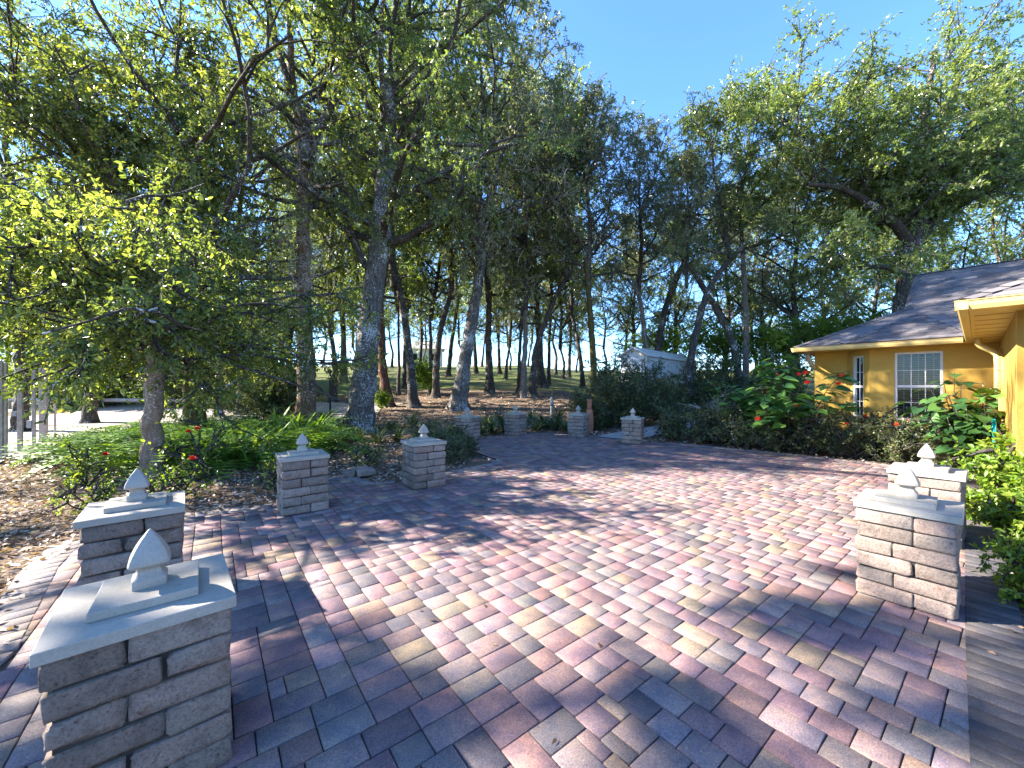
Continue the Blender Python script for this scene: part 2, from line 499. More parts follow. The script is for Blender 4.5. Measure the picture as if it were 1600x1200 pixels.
def sheet(name, poly_fn, lift, mat, label):
    """a thin sheet that follows the ground; poly_fn gives rows of left and right edge points"""
    rows = poly_fn
    V = []; k = 9
    for (a, b) in rows:
        for j in range(k):
            t = j / (k - 1); x = a[0] + (b[0] - a[0]) * t; y = a[1] + (b[1] - a[1]) * t
            V.append((x, y, float(terrain(x, y)) + lift))
    Q = [(r * k + j, r * k + j + 1, (r + 1) * k + j + 1, (r + 1) * k + j) for r in range(len(rows) - 1) for j in range(k - 1)]
    me = mesh_np(name, np.array(V), np.array(Q), mat, smooth_shade=True)
    return tag(link(bpy.data.objects.new(name, me)), label, kind='structure')

rows = []
for i in range(25):
    t = i / 24; y = 8.6 + 13.5 * t
    rows.append(((-60, y), (-10.2 - .5 * math.sin(i * .7) + 4.0 * float(smooth(.25, .8, t)), y + .3 * math.sin(i))))
sheet('gravel_drive', rows, .03, M['gravel'], 'pale sunlit gravel drive behind the wire fence')

def ribbon(pts, w, n=8):
    pts = [Vector((p[0], p[1])) for p in pts]
    out = []
    for i in range(len(pts) - 1):
        for j in range(n + (i == len(pts) - 2)):
            t = j / n
            p = pts[i].lerp(pts[i + 1], t)
            a = (pts[min(i + 1, len(pts) - 1)] - pts[i]).normalized()
            if i > 0: a = (a * (t + .5) + (pts[i] - pts[i - 1]).normalized() * max(0, .5 - t)).normalized()
            nn = Vector((-a.y, a.x)) * w / 2
            out.append(((p + nn)[:], (p - nn)[:]))
    return out
sheet('garden_path', ribbon([(3.1, 11.9), (5.4, 14.3), (9.4, 18.6), (17, 22.5)], 1.3), .045, M['concrete'], 'pale concrete garden path curving behind the shrubs')

# ------------------------------------------------------------------ paving
A0 = R(37.5)
U = Vector((math.cos(A0), math.sin(A0))); Vv = Vector((-math.sin(A0), math.cos(A0)))
EDGE = [(-.9, -2.4), (.5, .15), (2.03, 1.44), (3.17, 2.5), (5.64, 4.62), (8.05, 6.9), (7.55, 8.0), (6.2, 9.4), (4.35, 11.0), (3.95, 11.15), (3.5, 12.2),
        (1.9, 12.9), (.8, 13.7), (-.2, 12.8), (-1.2, 12.0), (-1.75, 11.6), (-1.15, 9.85), (-.3, 8.2), (-1.25, 7.1), (-1.3, 6.75), (-1.9, 6.5), (-2.3, 6.35), (-2.95, 7.05),
        (-3.3, 6.7), (-3.1, 5.6), (-3.35, 5.15), (-3.75, 4.95), (-4.2, 4.55), (-4.45, 3.95), (-4.05, 3.36), (-3.1, 2.36), (-2.2, .9), (-2.6, -2.4)]
EDGE = [Vector(p) for p in EDGE]

def inside(p, poly):
    c = False; n = len(poly)
    for i in range(n):
        a, b = poly[i], poly[(i + 1) % n]
        if (a.y > p[1]) != (b.y > p[1]) and p[0] < (b.x - a.x) * (p[1] - a.y) / (b.y - a.y) + a.x:
            c = not c
    return c

PALETTE = [((.135, .12, .128), 3.4), ((.25, .198, .155), 2.0), ((.235, .155, .16), 3.6), ((.225, .185, .188), 3.2), ((.235, .155, .145), 1.3), ((.175, .125, .138), 3.2), ((.2, .165, .168), 2.6)]
def paver_colour():
    c = random.choices([p[0] for p in PALETTE], [p[1] for p in PALETTE])[0]
    j = random.uniform(.85, 1.2)
    return [min(1, x * j * random.uniform(.95, 1.05)) for x in c] + [1.0]

UNIT = 0.0775
def layout():
    """interlocking random fill of a fine grid with the paver sizes; most lie lengthwise along U"""
    u0, u1, v0, v1 = -70, 175, -60, 165
    W, H = u1 - u0, v1 - v0
    g = [[False] * (W + 4) for _ in range(H + 4)]
    out = []
    rr = random.Random(21)
    opts = [((3, 2), 5.0), ((2, 3), 2.4), ((2, 2), 4.0), ((2, 1), .35), ((1, 2), .8)]
    for y in range(H):
        x = 0
        row = g[y]
        while x < W:
            if row[x]:
                x += 1; continue
            fit = []
            for (w, h), k in opts:
                if all(not g[y + b_][x + a_] for a_ in range(w) for b_ in range(h)):
                    # avoid leaving a one-unit hole to the right
                    nx = x + w
                    hole = nx < W and not row[nx] and (nx + 1 >= W or row[nx + 1])
                    fit.append(((w, h), k * (.04 if hole else 1)))
            w, h = rr.choices([f[0] for f in fit], [f[1] for f in fit])[0] if fit else (1, 1)
            for a_ in range(w):
                for b_ in range(h): g[y + b_][x + a_] = True
            out.append((u0 + x, v0 + y, w, h))
            x += w
    return out

def paver_arrays(w, h, th=.016, ch=.004, gap=.006):
    x, y = w / 2 - gap / 2, h / 2 - gap / 2
    V = [(-x, -y, -th), (x, -y, -th), (x, y, -th), (-x, y, -th), (-x, -y, -ch), (x, -y, -ch), (x, y, -ch), (-x, y, -ch),
         (-x + ch, -y + ch, 0), (x - ch, -y + ch, 0), (x - ch, y - ch, 0), (-x + ch, y - ch, 0)]
    Q = [(0, 1, 5, 4), (1, 2, 6, 5), (2, 3, 7, 6), (3, 0, 4, 7), (4, 5, 9, 8), (5, 6, 10, 9), (6, 7, 11, 10), (7, 4, 8, 11), (8, 9, 10, 11)]
    return np.array(V), np.array(Q)

PILLARS = []      # filled below; needed to know which pavers are hidden
def build_paving():
    base = MB().prism([(p.x, p.y) for p in EDGE], -.05, PAT - .013)
    root = base.build('paved_patio', M['core'])
    tag(root, 'large patio of interlocking pavers in charcoal, tan and mauve tones', kind='structure')
    cand = []
    for (u, v, w, h) in layout():
        c = U * ((u + w / 2) * UNIT) + Vv * ((v + h / 2) * UNIT)
        if c.y < -2.2 or c.y > 14 or not inside(c, EDGE): continue
        d = c.length
        vis = c.y > 1.45 and abs(c.x) < 1.36 * c.y + .12
        cand.append((0 if vis else 1, d - .25 * w * h * UNIT, c, w, h))
    cand.sort(key=lambda t: (t[0], t[1]))
    cache = {}
    Vs, Qs, Cs, o = [], [], [], 0
    for i, (_, d, c, w, h) in enumerate(cand):
        col = paver_colour()
        z = PAT + random.gauss(0, .0011)
        tx, ty = random.gauss(0, .004), random.gauss(0, .004)
        if i < 300:
            if (w, h) not in cache:
                Va, Qa = paver_arrays(w * UNIT, h * UNIT)
                cache[(w, h)] = mesh_np('paver', Va, Qa, M['paver'])
            ob = bpy.data.objects.new('paver', cache[(w, h)])
            ob.location = (c.x, c.y, z); ob.rotation_euler = (tx, ty, A0 + random.gauss(0, .004)); ob.color = col
            link(ob, root)
        else:
            Va, Qa = paver_arrays(w * UNIT, h * UNIT)
            a = A0 + random.gauss(0, .004); ca, sa = math.cos(a), math.sin(a)
            X = Va[:, 0] * ca - Va[:, 1] * sa + c.x; Y = Va[:, 0] * sa + Va[:, 1] * ca + c.y; Z = Va[:, 2] + z + tx * Va[:, 1] + ty * Va[:, 0]
            Vs.append(np.stack([X, Y, Z], -1)); Qs.append(Qa + o); o += 12; Cs += [col] * 9
    me = mesh_np('pavers', np.concatenate(Vs), np.concatenate(Qs), M['paver_far'], col=np.array(Cs))
    tag(link(bpy.data.objects.new('pavers', me), root), kind='stuff')
    return root
patio = build_paving()

def border(name, pts, label, width=.24, piece=.105, colset=None, n_single=90, mat=None):
    """a row of pavers laid across the edge, end to end, a little proud of the field"""
    root = empty(name, (pts[0][0], pts[0][1], 0))
    tag(root, label, kind='structure')
    segs = [(Vector(a), Vector(b)) for a, b in zip(pts[:-1], pts[1:])]
    spots = []
    for a, b in segs:
        L = (b - a).length; n = max(1, round(L / piece)); d = (b - a) / n; ang = math.atan2(d.y, d.x)
        for i in range(n): spots.append((a + d * (i + .5), ang, L / n))
    spots.sort(key=lambda s: s[0].length + (100 if s[0].y < 1.2 else 0))
    Vs, Qs, Cs, o = [], [], [], 0
    for i, (c, ang, L) in enumerate(spots):
        Va, Qa = paver_arrays(L, width, .05, .005, .007)
        k = random.uniform(.85, 1.18); base = random.choice(colset)
        col = [x * k for x in base] + [1]
        z = PAT + .0065 + random.gauss(0, .0012)
        if i < n_single and c.y > 1.0:
            ob = bpy.data.objects.new('paver', mesh_np('paver', Va, Qa, M['paver']))
            ob.location = (c.x - root.location.x, c.y - root.location.y, z); ob.rotation_euler = (0, 0, ang); ob.color = col
            link(ob, root)
        else:
            ca, sa = math.cos(ang), math.sin(ang)
            Vs.append(np.stack([Va[:, 0] * ca - Va[:, 1] * sa + c.x - root.location.x, Va[:, 0] * sa + Va[:, 1] * ca + c.y - root.location.y, Va[:, 2] + z], -1))
            Qs.append(Qa + o); o += 12; Cs += [col] * 9
    if Vs:
        me = mesh_np('pavers', np.concatenate(Vs), np.concatenate(Qs), M['paver_far'], col=np.array(Cs))
        tag(link(bpy.data.objects.new('pavers', me), root), kind='stuff')
    return root
DARKS = [(.07, .07, .078), (.09, .086, .094), (.065, .065, .07)]
LIGHTS = [(.24, .215, .205), (.27, .24, .225), (.21, .195, .195)]
border('paver_border', [(.35, .27), (1.98, 1.52), (3.14, 2.54), (5.6, 4.66), (8.0, 6.9)], 'dark charcoal soldier course along the right edge of the patio', .26, .1, DARKS)
border('paver_border', [(8.0, 7.15), (7.55, 8.0), (6.2, 9.4), (4.35, 11.0)], 'pale paver edging between the patio and the house bed', .2, .12, LIGHTS, 0)
border('paver_border', [(-2.35, .7), (-3.1, 2.3), (-4.1, 3.38), (-4.5, 3.95), (-4.2, 4.6), (-3.75, 5.0), (-3.2, 5.2)], 'pale paver edging beside the leaf litter on the left', .24, .12, LIGHTS)
border('paver_border', [(-1.2, 6.75), (-1.2, 7.15), (-.24, 8.2), (-1.1, 9.85), (-1.7, 11.5)], 'pale paver edging round the planted wedge of bed', .16, .12, LIGHTS, 0)
border('paver_border', [(-3.1, 5.65), (-3.3, 6.65), (-2.95, 7.0), (-2.35, 6.4), (-1.95, 6.55)], 'pale paver edging of the short path beside the block stack', .16, .12, LIGHTS, 0)

# ------------------------------------------------------------------ pillars
PW, CH, NC = .53, .111, 6
def block_mesh(seed, L, W, H, r):
    """tumbled wall block: a box with rounded, chipped edges"""
    rng = random.Random(seed)
    bm = bmesh.new(); bmesh.ops.create_cube(bm, size=1)
    for v in bm.verts: v.co = Vector((v.co.x * L, v.co.y * W, v.co.z * H))
    bmesh.ops.bevel(bm, geom=list(bm.edges), offset=r, segments=2, affect='EDGES', profile=.55)
    for v in bm.verts:
        k = r * .42
        v.co += Vector((rng.uniform(-k, k), rng.uniform(-k, k), rng.uniform(-k, k) * .8))
    me = bpy.data.meshes.new('block'); bm.to_mesh(me); bm.free()
    me.polygons.foreach_set('use_smooth', [True] * len(me.polygons))
    me.materials.append(M['block'])
    return me
LB, SB = .318, .212
BLOCKS = [block_mesh(i, LB - .006 - .004 * (i % 2), SB - .006, CH - .005 - .003 * (i % 3), .013 + .004 * (i % 3)) for i in range(8)]

def square_loft(prof, p=5.0, n=24):
    """loft of rounded squares: (half width, height)"""
    mb = MB(); vs = []; fs = []
    for w, z in prof:
        for i in range(n):
            t = 2 * math.pi * i / n + math.pi / 4 * 0
            c, s = math.cos(t), math.sin(t)
            r = w / (abs(c) ** p + abs(s) ** p) ** (1 / p)
            vs.append((r * c, r * s, z))
    m = len(prof)
    for k in range(m - 1):
        for i in range(n):
            fs.append((k * n + i, k * n + (i + 1) % n, (k + 1) * n + (i + 1) % n, (k + 1) * n + i))
    fs.append(tuple(range(n))[::-1]); fs.append(tuple((m - 1) * n + i for i in range(n)))
    return mb.add(vs, fs)
FIN = [(.057, 0), (.058, .004), (.058, .034), (.056, .038), (.047, .048), (.041, .06), (.039, .07), (.043, .079), (.055, .087), (.066, .092),
       (.069, .097), (.0685, .104), (.065, .12), (.0575, .14), (.047, .163), (.0345, .186), (.021, .207), (.0095, .224), (.002, .233)]
def shared(mb, name, mat, bevel=0, smooth_shade=False):
    o = mb.build(name, mat, None, smooth_shade, bevel); me = o.data; bpy.data.objects.remove(o)
    return me
finial_me = shared(square_loft(FIN, 7.0, 32), 'finial', M['stone_cap'])
def sharpen(me, ang=35):
    me.polygons.foreach_set('use_smooth', [True] * len(me.polygons))
    me.set_sharp_from_angle(angle=R(ang))
sharpen(finial_me, 40)
cap_me = shared(MB().box((0, 0, .0235), (PW + .03, PW + .03, .047)), 'cap', M['stone_cap'], .004)
plinth_me = shared(MB().box((0, 0, .018), (.325, .325, .036)), 'plinth', M['stone_cap'], .003)
core_me = shared(MB().box((0, 0, NC * CH / 2), (PW - .05, PW - .05, NC * CH - .01)), 'core', M['core'])

def pillar(near, ang, label, seed):
    """near: ground point of the corner closest to the camera, ang: direction of the right-hand face"""
    a = R(ang); u = Vector((math.cos(a), math.sin(a))); v = Vector((-u.y, u.x))
    c = Vector(near) + (u + v) * PW / 2
    root = empty('stone_pillar', (c.x, c.y, PAT), a)
    tag(root, label, 'pillar', 'block pillars with white finial caps round the patio', 'thing')
    rng = random.Random(seed)
    def put(name, me, loc, rz=0, tilt=0):
        o = bpy.data.objects.new(name, me); o.location = loc; o.rotation_euler = (rng.gauss(0, tilt), rng.gauss(0, tilt), rz); return link(o, root)
    put('core', core_me, (0, 0, .004))
    flip = seed % 2
    for k in range(NC):
        z = CH * (k + .5)
        hand = (k + flip) % 2
        if k == NC - 1 and seed % 3 == 0: hand = 1 - hand
        for q in range(4):
            # pinwheel: each block runs from one corner along its face
            x = (-PW / 2 + LB / 2) if hand else (PW / 2 - LB / 2); y = -PW / 2 + SB / 2
            t = q * math.pi / 2
            X, Y = x * math.cos(t) - y * math.sin(t), x * math.sin(t) + y * math.cos(t)
            j = .0045
            put('block', BLOCKS[rng.randrange(8)], (X + rng.uniform(-j, j), Y + rng.uniform(-j, j), z), t + rng.choice((0, math.pi)) + rng.gauss(0, .012), .004)
    zt = NC * CH
    cp = put('cap', cap_me, (rng.uniform(-.006, .006), rng.uniform(-.006, .006), zt + .001), rng.gauss(0, .01))
    put('plinth', plinth_me, (rng.uniform(-.01, .01), rng.uniform(-.01, .01), zt + .0485), rng.gauss(0, .02))
    put('finial', finial_me, (0, 0, zt + .085), rng.gauss(0, .02))
    return root
ztop = PAT + NC * CH
pillar(gz(60.75, 1038, ztop), 41, 'nearest stone block pillar with pale finial cap in the lower left', 1)
pillar(gz(121, 826, ztop), 40, 'pillar with pale cap just behind the nearest one, beside the leaf litter', 2)
pillar(gz(440, 809), 37, 'block pillar with finial between the fern bed and the short path', 3)
pillar(gz(648, 766.6), 37, 'block pillar with finial to the right of the low stack of loose blocks', 4)
pillar(gz(732.8, 691), 57, 'leftmost of the four small far pillars at the back of the patio', 5)
pillar(gz(804.8, 681.6), 42, 'second far pillar from the left, before dark strap-leaf plants', 6)
pillar(gz(911.6, 684), 60, 'third far pillar from the left, beside the clay chimney pot', 7)
pillar(gz(1001.6, 695), 62, 'rightmost of the four far pillars, before the big bush', 8)
pillar(gz(1498, 974.5), 40, 'near right pillar with shaded grey cap beside the dark border', 9)
pillar(gz(1504, 753, ztop), 38, 'bright sunlit capped pillar behind the near right one', 11)

# loose blocks by the short path
def loose():
    root = empty('loose_block_stack', (*gz(560, 744), PAT), R(20))
    tag(root, 'low stack of loose wall blocks on the mulch beside the short path', 'blocks')
    for i, (x, y, rz) in enumerate(((-.12, .1, 1.3), (.12, .02, .2), (.02, .26, .25))):
        o = bpy.data.objects.new('block', BLOCKS[i]); o.location = (x, y, CH / 2 + .002); o.rotation_euler = (0, 0, rz); link(o, root)
loose()
# ------------------------------------------------------------------ the yellow house
# local x runs along the window wall towards the right of the picture, local y into the house, z = 0 on the paving
HZ, EAVE, SL = PAT, 2.6, .5
house = empty('yellow_house', (7.59 * .985, 10.5 * .985, HZ), R(-50))
tag(house, 'yellow stucco house with grey shingle hip roof and white gridded windows', 'house')

def wall(name, poly, t=.2, z0=-.15, z1=EAVE - .08):
    """wall panel along poly (outer face), thickness inward (to the left of the run)"""
    (x0, y0), (x1, y1) = poly
    d = Vector((x1 - x0, y1 - y0)).normalized(); n = Vector((-d.y, d.x)) * t
    return MB().prism([(x0, y0), (x1, y1), (x1 + n.x, y1 + n.y), (x0 + n.x, y0 + n.y)], z0, z1).build(name, M['stucco'], house)

def wall_hole(x0, y0, x1, y1, a, b, zs, zt, t=.2, z0=-.15, z1=EAVE - .08):
    """wall from one point to another with an opening between distances a and b and heights zs and zt"""
    d = Vector((x1 - x0, y1 - y0)); L = d.length; d.normalize(); n = Vector((-d.y, d.x)) * t
    mb = MB()
    def seg(p, q, za, zb):
        A = Vector((x0, y0)) + d * p; B = Vector((x0, y0)) + d * q
        mb.prism([A[:], B[:], (B + n)[:], (A + n)[:]], za, zb)
    seg(0, a, z0, z1); seg(b, L, z0, z1); seg(a, b, z0, zs); seg(a, b, zt, z1)
    return mb.build('wall', M['stucco'], house)

def window(ox, oy, ang, w, zs, zt, cols, rows, sill=True, curtain=None):
    """double-hung window; origin at its lower left corner on the outer wall face"""
    e = bpy.data.objects.new('window', None); link(e, house); e.location = (ox, oy, zs); e.rotation_euler = (0, 0, ang); e.empty_display_size = .1
    h = zt - zs; fw = .045
    mb = MB()
    for a, b in (((-.0, .02, 0), (fw, .085, h)), ((w - fw, .02, 0), (w, .085, h)), ((fw, .02, 0), (w - fw, .085, fw)), ((fw, .02, h - fw), (w - fw, .085, h))):
        mb.bounds(a, b)
    mb.build('frame', M['white_paint'], e, bevel=.003)
    MB().bounds((fw, .028, h / 2 - .028), (w - fw, .078, h / 2 + .028)).build('meeting_rail', M['white_paint'], e, bevel=.003)
    iw = w - 2 * fw; cw = iw / cols
    g = MB()
    for i in range(1, cols): g.bounds((fw + cw * i - .008, .038, fw), (fw + cw * i + .008, .058, h - fw))
    for j in range(1, rows):
        if j == rows / 2: continue
        z = fw + (h - 2 * fw) * j / rows
        g.bounds((fw, .04, z - .008), (w - fw, .056, z + .008))
    g.build('muntins', M['white_paint'], e)
    for i in range(cols):
        for j in range(rows):
            z0 = fw + (h - 2 * fw) * j / rows; z1 = fw + (h - 2 * fw) * (j + 1) / rows
            MB().bounds((fw + cw * i + .004, .064, z0 + .004), (fw + cw * (i + 1) - .004, .069, z1 - .004)).build('pane', M['glass'], e)
    bl = MB(); n = int((h - .1) / .05)
    for k in range(n):
        z = .06 + k * .05
        bl.add([(fw, .12, z + .012), (w - fw, .12, z + .012), (w - fw, .155, z - .010), (fw, .155, z - .010), (fw, .12, z + .009), (w - fw, .12, z + .009), (w - fw, .155, z - .013), (fw, .155, z - .013)],
               [(0, 1, 2, 3), (7, 6, 5, 4), (0, 4, 5, 1), (2, 6, 7, 3)])
    for x in np.linspace(fw + .1, w - fw - .1, 3): bl.bounds((x - .008, .115, .04), (x + .008, .117, h - .04))
    bl.build('blind', M['blind'], e)
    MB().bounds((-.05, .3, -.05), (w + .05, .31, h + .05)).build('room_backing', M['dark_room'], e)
    if sill:
        MB().bounds((-.06, -.055, -.07), (w + .06, .02, -.004)).build('sill', M['stucco'], e, bevel=.006)
    return e
WY = .5
# window wall, chamfered bay side, recessed wall, side wall of the projecting wing
wall_hole(1.42, WY, 3.62, WY, .44, 1.21, .80, 2.38)
window(1.42 + .44, WY, 0, .77, .80, 2.38, 3, 4)
cs = math.sqrt(.5)
L_ch = .5 / cs
wall_hole(.92, WY + .5, 1.4195, WY + .0005, .17, .52, .80, 2.36)
window(.92 + .17 * cs, WY + .5 - .17 * cs, R(-45), .35, .80, 2.36, 2, 4, False)
wall('wall', ((.22, WY + .502), (.918, WY + .502)))
wall('wall', ((.22, 9.0), (.22, WY + .72)))
wall('wall', ((3.42, WY - .003), (3.42, -4.75)))
wall('wall', ((3.422, -4.75), (9.6, -4.75)))
wall('wall', ((9.6, -4.5), (9.6, 9.0)))
# door panel trim lines on the wing wall: a shallow arch surround
ar = MB()
for i in range(12):
    a0, a1 = math.pi * i / 12, math.pi * (i + 1) / 12
    for rr in (0,):
        y0, z0 = -.75 - .62 * math.cos(a0), 1.75 + .42 * math.sin(a0); y1, z1 = -.75 - .62 * math.cos(a1), 1.75 + .42 * math.sin(a1)
        y2, z2 = -.75 - .74 * math.cos(a1), 1.75 + .54 * math.sin(a1); y3, z3 = -.75 - .74 * math.cos(a0), 1.75 + .54 * math.sin(a0)
        ar.add([(3.385, y0, z0), (3.385, y1, z1), (3.385, y2, z2), (3.385, y3, z3), (3.418, y0, z0), (3.418, y1, z1), (3.418, y2, z2), (3.418, y3, z3)],
               [(0, 1, 2, 3), (4, 7, 6, 5), (0, 4, 5, 1), (3, 2, 6, 7)])
ar.bounds((3.385, -1.49, 0), (3.418, -1.37, 1.75)); ar.bounds((3.385, -.13, 0), (3.418, -.01, 1.75))
ar.build('arch_trim', M['trim_yellow'], house)

# roof: stepped shingle courses on each plane
def roof_plane(name, poly, origin, along_v, up_v, nrm_v, lift=0.0, course=.145, tab=.30):
    """poly: list of (a, b) in plane coordinates (a along the eave, b up the slope); each course is a row of tabs with a lip"""
    rng = random.Random(name + str(len(poly)) + str(origin))
    P = [Vector(p) for p in poly]
    amin, amax = min(p.x for p in P), max(p.x for p in P); bmax = max(p.y for p in P)
    o, av, uv, nv = Vector(origin), Vector(along_v), Vector(up_v), Vector(nrm_v)
    V, Q, rd = [], [], []
    def span(b):
        xs = []
        for i in range(len(P)):
            p, q = P[i], P[(i + 1) % len(P)]
            if (p.y <= b) != (q.y <= b): xs.append(p.x + (q.x - p.x) * (b - p.y) / (q.y - p.y))
        return (min(xs), max(xs)) if len(xs) >= 2 else None
    k = 0; b = 0.0
    while b < bmax - .02:
        b1 = min(b + course, bmax - .001)
        s0, s1 = span(b + .001), span(b1 - .001)
        if s0 and s1:
            x = s0[0]; first = True
            x -= 0
            xx = s0[0] + rng.uniform(.05, tab)
            cuts = [s0[0]]
            while xx < s0[1] - .03:
                cuts.append(xx); xx += tab * rng.uniform(.6, 1.3)
            cuts.append(s0[1])
            for c0, c1 in zip(cuts[:-1], cuts[1:]):
                t0 = min(max(c0, s1[0]), s1[1]); t1 = min(max(c1, s1[0]), s1[1])
                h = .012 + rng.choice((0, .005)) + lift
                i0 = len(V)
                for (a_, b_, z_) in ((c0, b - .004, h), (c1, b - .004, h), (t1, b1, .003 + lift), (t0, b1, .003 + lift), (c0, b - .004, lift - .004), (c1, b - .004, lift - .004)):
                    V.append(o + av * a_ + uv * b_ + nv * z_)
                Q += [(i0, i0 + 1, i0 + 2, i0 + 3), (i0 + 4, i0 + 5, i0 + 1, i0)]
                r = rng.random(); rd += [r, r * .5]
        b = b1; k += 1
    me = mesh_np(name, np.array(V), np.array(Q), M['shingle'], rnd=np.array(rd))
    o_ = bpy.data.objects.new('shingles', me)
    return o_
sl = math.sqrt(1 + SL * SL)
RIDGE = 4.7
roof = MB()
E = EAVE + .02
def rz(b): return E + SL * b
# closed deck under the shingles
deckv = [(0, 0, E), (3.03, 0, E), (3.03, -5.31, E), (10.2, -5.31, E), (10.2, 9.4, E), (0, 9.4, E)]
roof.add([(-.0, 0, E - .01), (10.2, 0, E - .01), (10.2, RIDGE, rz(RIDGE) - .01), (2, RIDGE, rz(RIDGE) - .01), (2, 2, rz(2) - .01)], [(0, 1, 2, 3, 4)])
roof.add([(0, 0, E - .01), (2, 2, rz(2) - .01), (2, 7.4, rz(2) - .01), (0, 9.4, E - .01)], [(0, 1, 2, 3)])
roof.add([(2, 2, rz(2) - .01), (2, RIDGE, rz(RIDGE) - .01), (2, 7.4, rz(2) - .01)], [(0, 1, 2)])
roof.add([(2, RIDGE, rz(RIDGE) - .01), (10.2, RIDGE, rz(RIDGE) - .01), (10.2, 9.4, E - .01), (0, 9.4, E - .01), (2, 7.4, rz(2) - .01)], [(0, 1, 2, 3, 4)])
# projecting wing
WX = 3.03; WC = 6.6; wh = rz(WC - WX)
roof.add([(WX, -5.31, E - .01), (10.2, -5.31, E - .01), (WC, -5.31 + (WC - WX), wh - .01)], [(0, 1, 2)])
roof.add([(WX, 3.0, E - .01), (WX, -5.31, E - .01), (WC, -5.31 + (WC - WX), wh - .01), (WC, 4.0, wh - .01)], [(0, 1, 2, 3)])
roof.add([(10.2, -5.31, E - .01), (10.2, 3.0, E - .01), (WC, 4.0, wh - .01), (WC, -5.31 + (WC - WX), wh - .01)], [(0, 1, 2, 3)])
roof_o = roof.build('roof', M['shingle'], house)
up = Vector((0, 1, SL)).normalized(); nv = Vector((0, -SL, 1)).normalized()
for o_ in (roof_plane('front', [(0, 0), (10.2, 0), (10.2, RIDGE * sl), (2, RIDGE * sl), (2, 2 * sl)], (0, 0, E), (1, 0, 0), up, nv),
           roof_plane('hip', [(-9.4, 0), (0, 0), (-2, 2 * sl), (-7.4, 2 * sl)], (0, 0, E), (0, -1, 0), Vector((1, 0, SL)).normalized(), Vector((-SL, 0, 1)).normalized()),
           roof_plane('wing_front', [(0, 0), (7.17, 0), (WC - WX, (WC - WX) * sl)], (WX, -5.31, E), (1, 0, 0), up, nv),
           roof_plane('wing_side', [(-3.0, 0), (5.31, 0), (5.31 - (WC - WX), (WC - WX) * sl), (-4.0, (WC - WX) * sl)], (WX, 0, E), (0, -1, 0), Vector((1, 0, SL)).normalized(), Vector((-SL, 0, 1)).normalized())):
    link(o_, roof_o); tag(o_, kind='stuff')
# small hip over the bay, a hand's breadth above the main slope
ax, ay, az = 2.2, 1.25, EAVE + .02 + SL * 1.25 + .1
bay = MB()
b0, b1 = (1.0, -.03, E + .012), (3.0, -.03, E + .012)
bay.add([b0, b1, (ax, ay, az), (1.9, 2.0, rz(2.0) - .02), (2.6, 2.0, rz(2.0) - .02), (.6, .7, rz(.7) - .03), (3.0, .9, rz(.9) - .03)], [(0, 1, 2), (0, 2, 5), (1, 6, 2), (5, 2, 3), (2, 6, 4), (2, 4, 3)])
bay_o = bay.build('bay_roof', M['shingle'], house)
vv = Vector((ax - 2.0, ay + .03, az - E)); fn = Vector((0, -(az - E), ay + .03)).normalized(); fu = Vector((0, ay + .03, az - E)).normalized(); fl = math.hypot(ay + .03, az - E)
o_ = roof_plane('bay', [(0, 0), (2.0, 0), (ax - 1.0, fl)], (1.0, -.03, E + .012), (1, 0, 0), fu, fn, .004); link(o_, bay_o); tag(o_, kind='stuff')
def cap_row(p, q, mat, name='ridge_shingles'):
    p, q = Vector(p), Vector(q); n = max(2, int((q - p).length / .2)); mb = MB(); d = (q - p) / n; dn = d.normalized()
    sd = dn.cross(Vector((0, 0, 1))).normalized() * .11; un = sd.cross(dn).normalized()
    for i in range(n):
        a = p + d * i - dn * .03; b = p + d * (i + 1)
        a = a + un * .03; b2 = b + un * .016
        mb.add([a, a + sd - un * .035, b2 + sd - un * .035, b2, a - sd - un * .035, b2 - sd - un * .035], [(0, 1, 2, 3), (4, 0, 3, 5)])
    me_o = mb.build(name, mat, roof_o)
    return me_o
def give_rnd(o):
    a = o.data.attributes.new('rnd', 'FLOAT', 'FACE'); a.data.foreach_set('value', [random.random() for _ in o.data.polygons])
for p, q in (((0, 0, E), (2, 2, rz(2))), ((2, RIDGE, rz(RIDGE)), (10, RIDGE, rz(RIDGE))), ((2, 2, rz(2)), (2, RIDGE, rz(RIDGE))), ((1.0, -.02, E + .02), (ax, ay, az)), ((3.0, -.02, E + .02), (ax, ay, az)),
             ((WX, -5.31, E), (WC, -5.31 + WC - WX, wh))):
    give_rnd(cap_row(p, q, M['shingle']))
for o in (roof_o, bay_o): give_rnd(o)
# gutters, soffits, downspout
def gutter(p, q, name='gutter'):
    p, q = Vector(p), Vector(q); d = (q - p).normalized(); out = Vector((d.y, -d.x, 0)); mb = MB()
    prof = [(.0, -.105), (.075, -.105), (.095, -.06), (.098, -.012), (.11, -.004), (.11, .004), (.0, .004)]
    vs = [p + out * a + Vector((0, 0, b)) for a, b in prof] + [q + out * a + Vector((0, 0, b)) for a, b in prof]
    n = len(prof)
    mb.add(vs, [(i, i + 1, n + i + 1, n + i) for i in range(n - 1)] + [(n - 1, 0, n, 2 * n - 1), tuple(range(n))[::-1], tuple(range(n, 2 * n))])
    return mb.build(name, M['gutter'], house)
gutter((.0, .02, EAVE), (2.93, .02, EAVE))
gutter((.02, 9.2, EAVE), (.02, .03, EAVE))
gutter((3.05, .0, EAVE), (3.05, -5.395, EAVE))
gutter((2.945, -5.292, EAVE - .002), (10.1, -5.292, EAVE - .002))
sf = MB()
sf.bounds((.06, .04, EAVE - .1), (3.05, 1.2, EAVE - .075)); sf.bounds((.06, 1.203, EAVE - .1), (.9, 9.2, EAVE - .075))
sf.bounds((3.053, -5.288, EAVE - .1), (9.9, 1.2, EAVE - .076))
sf.build('soffit', M['trim_yellow'], house)
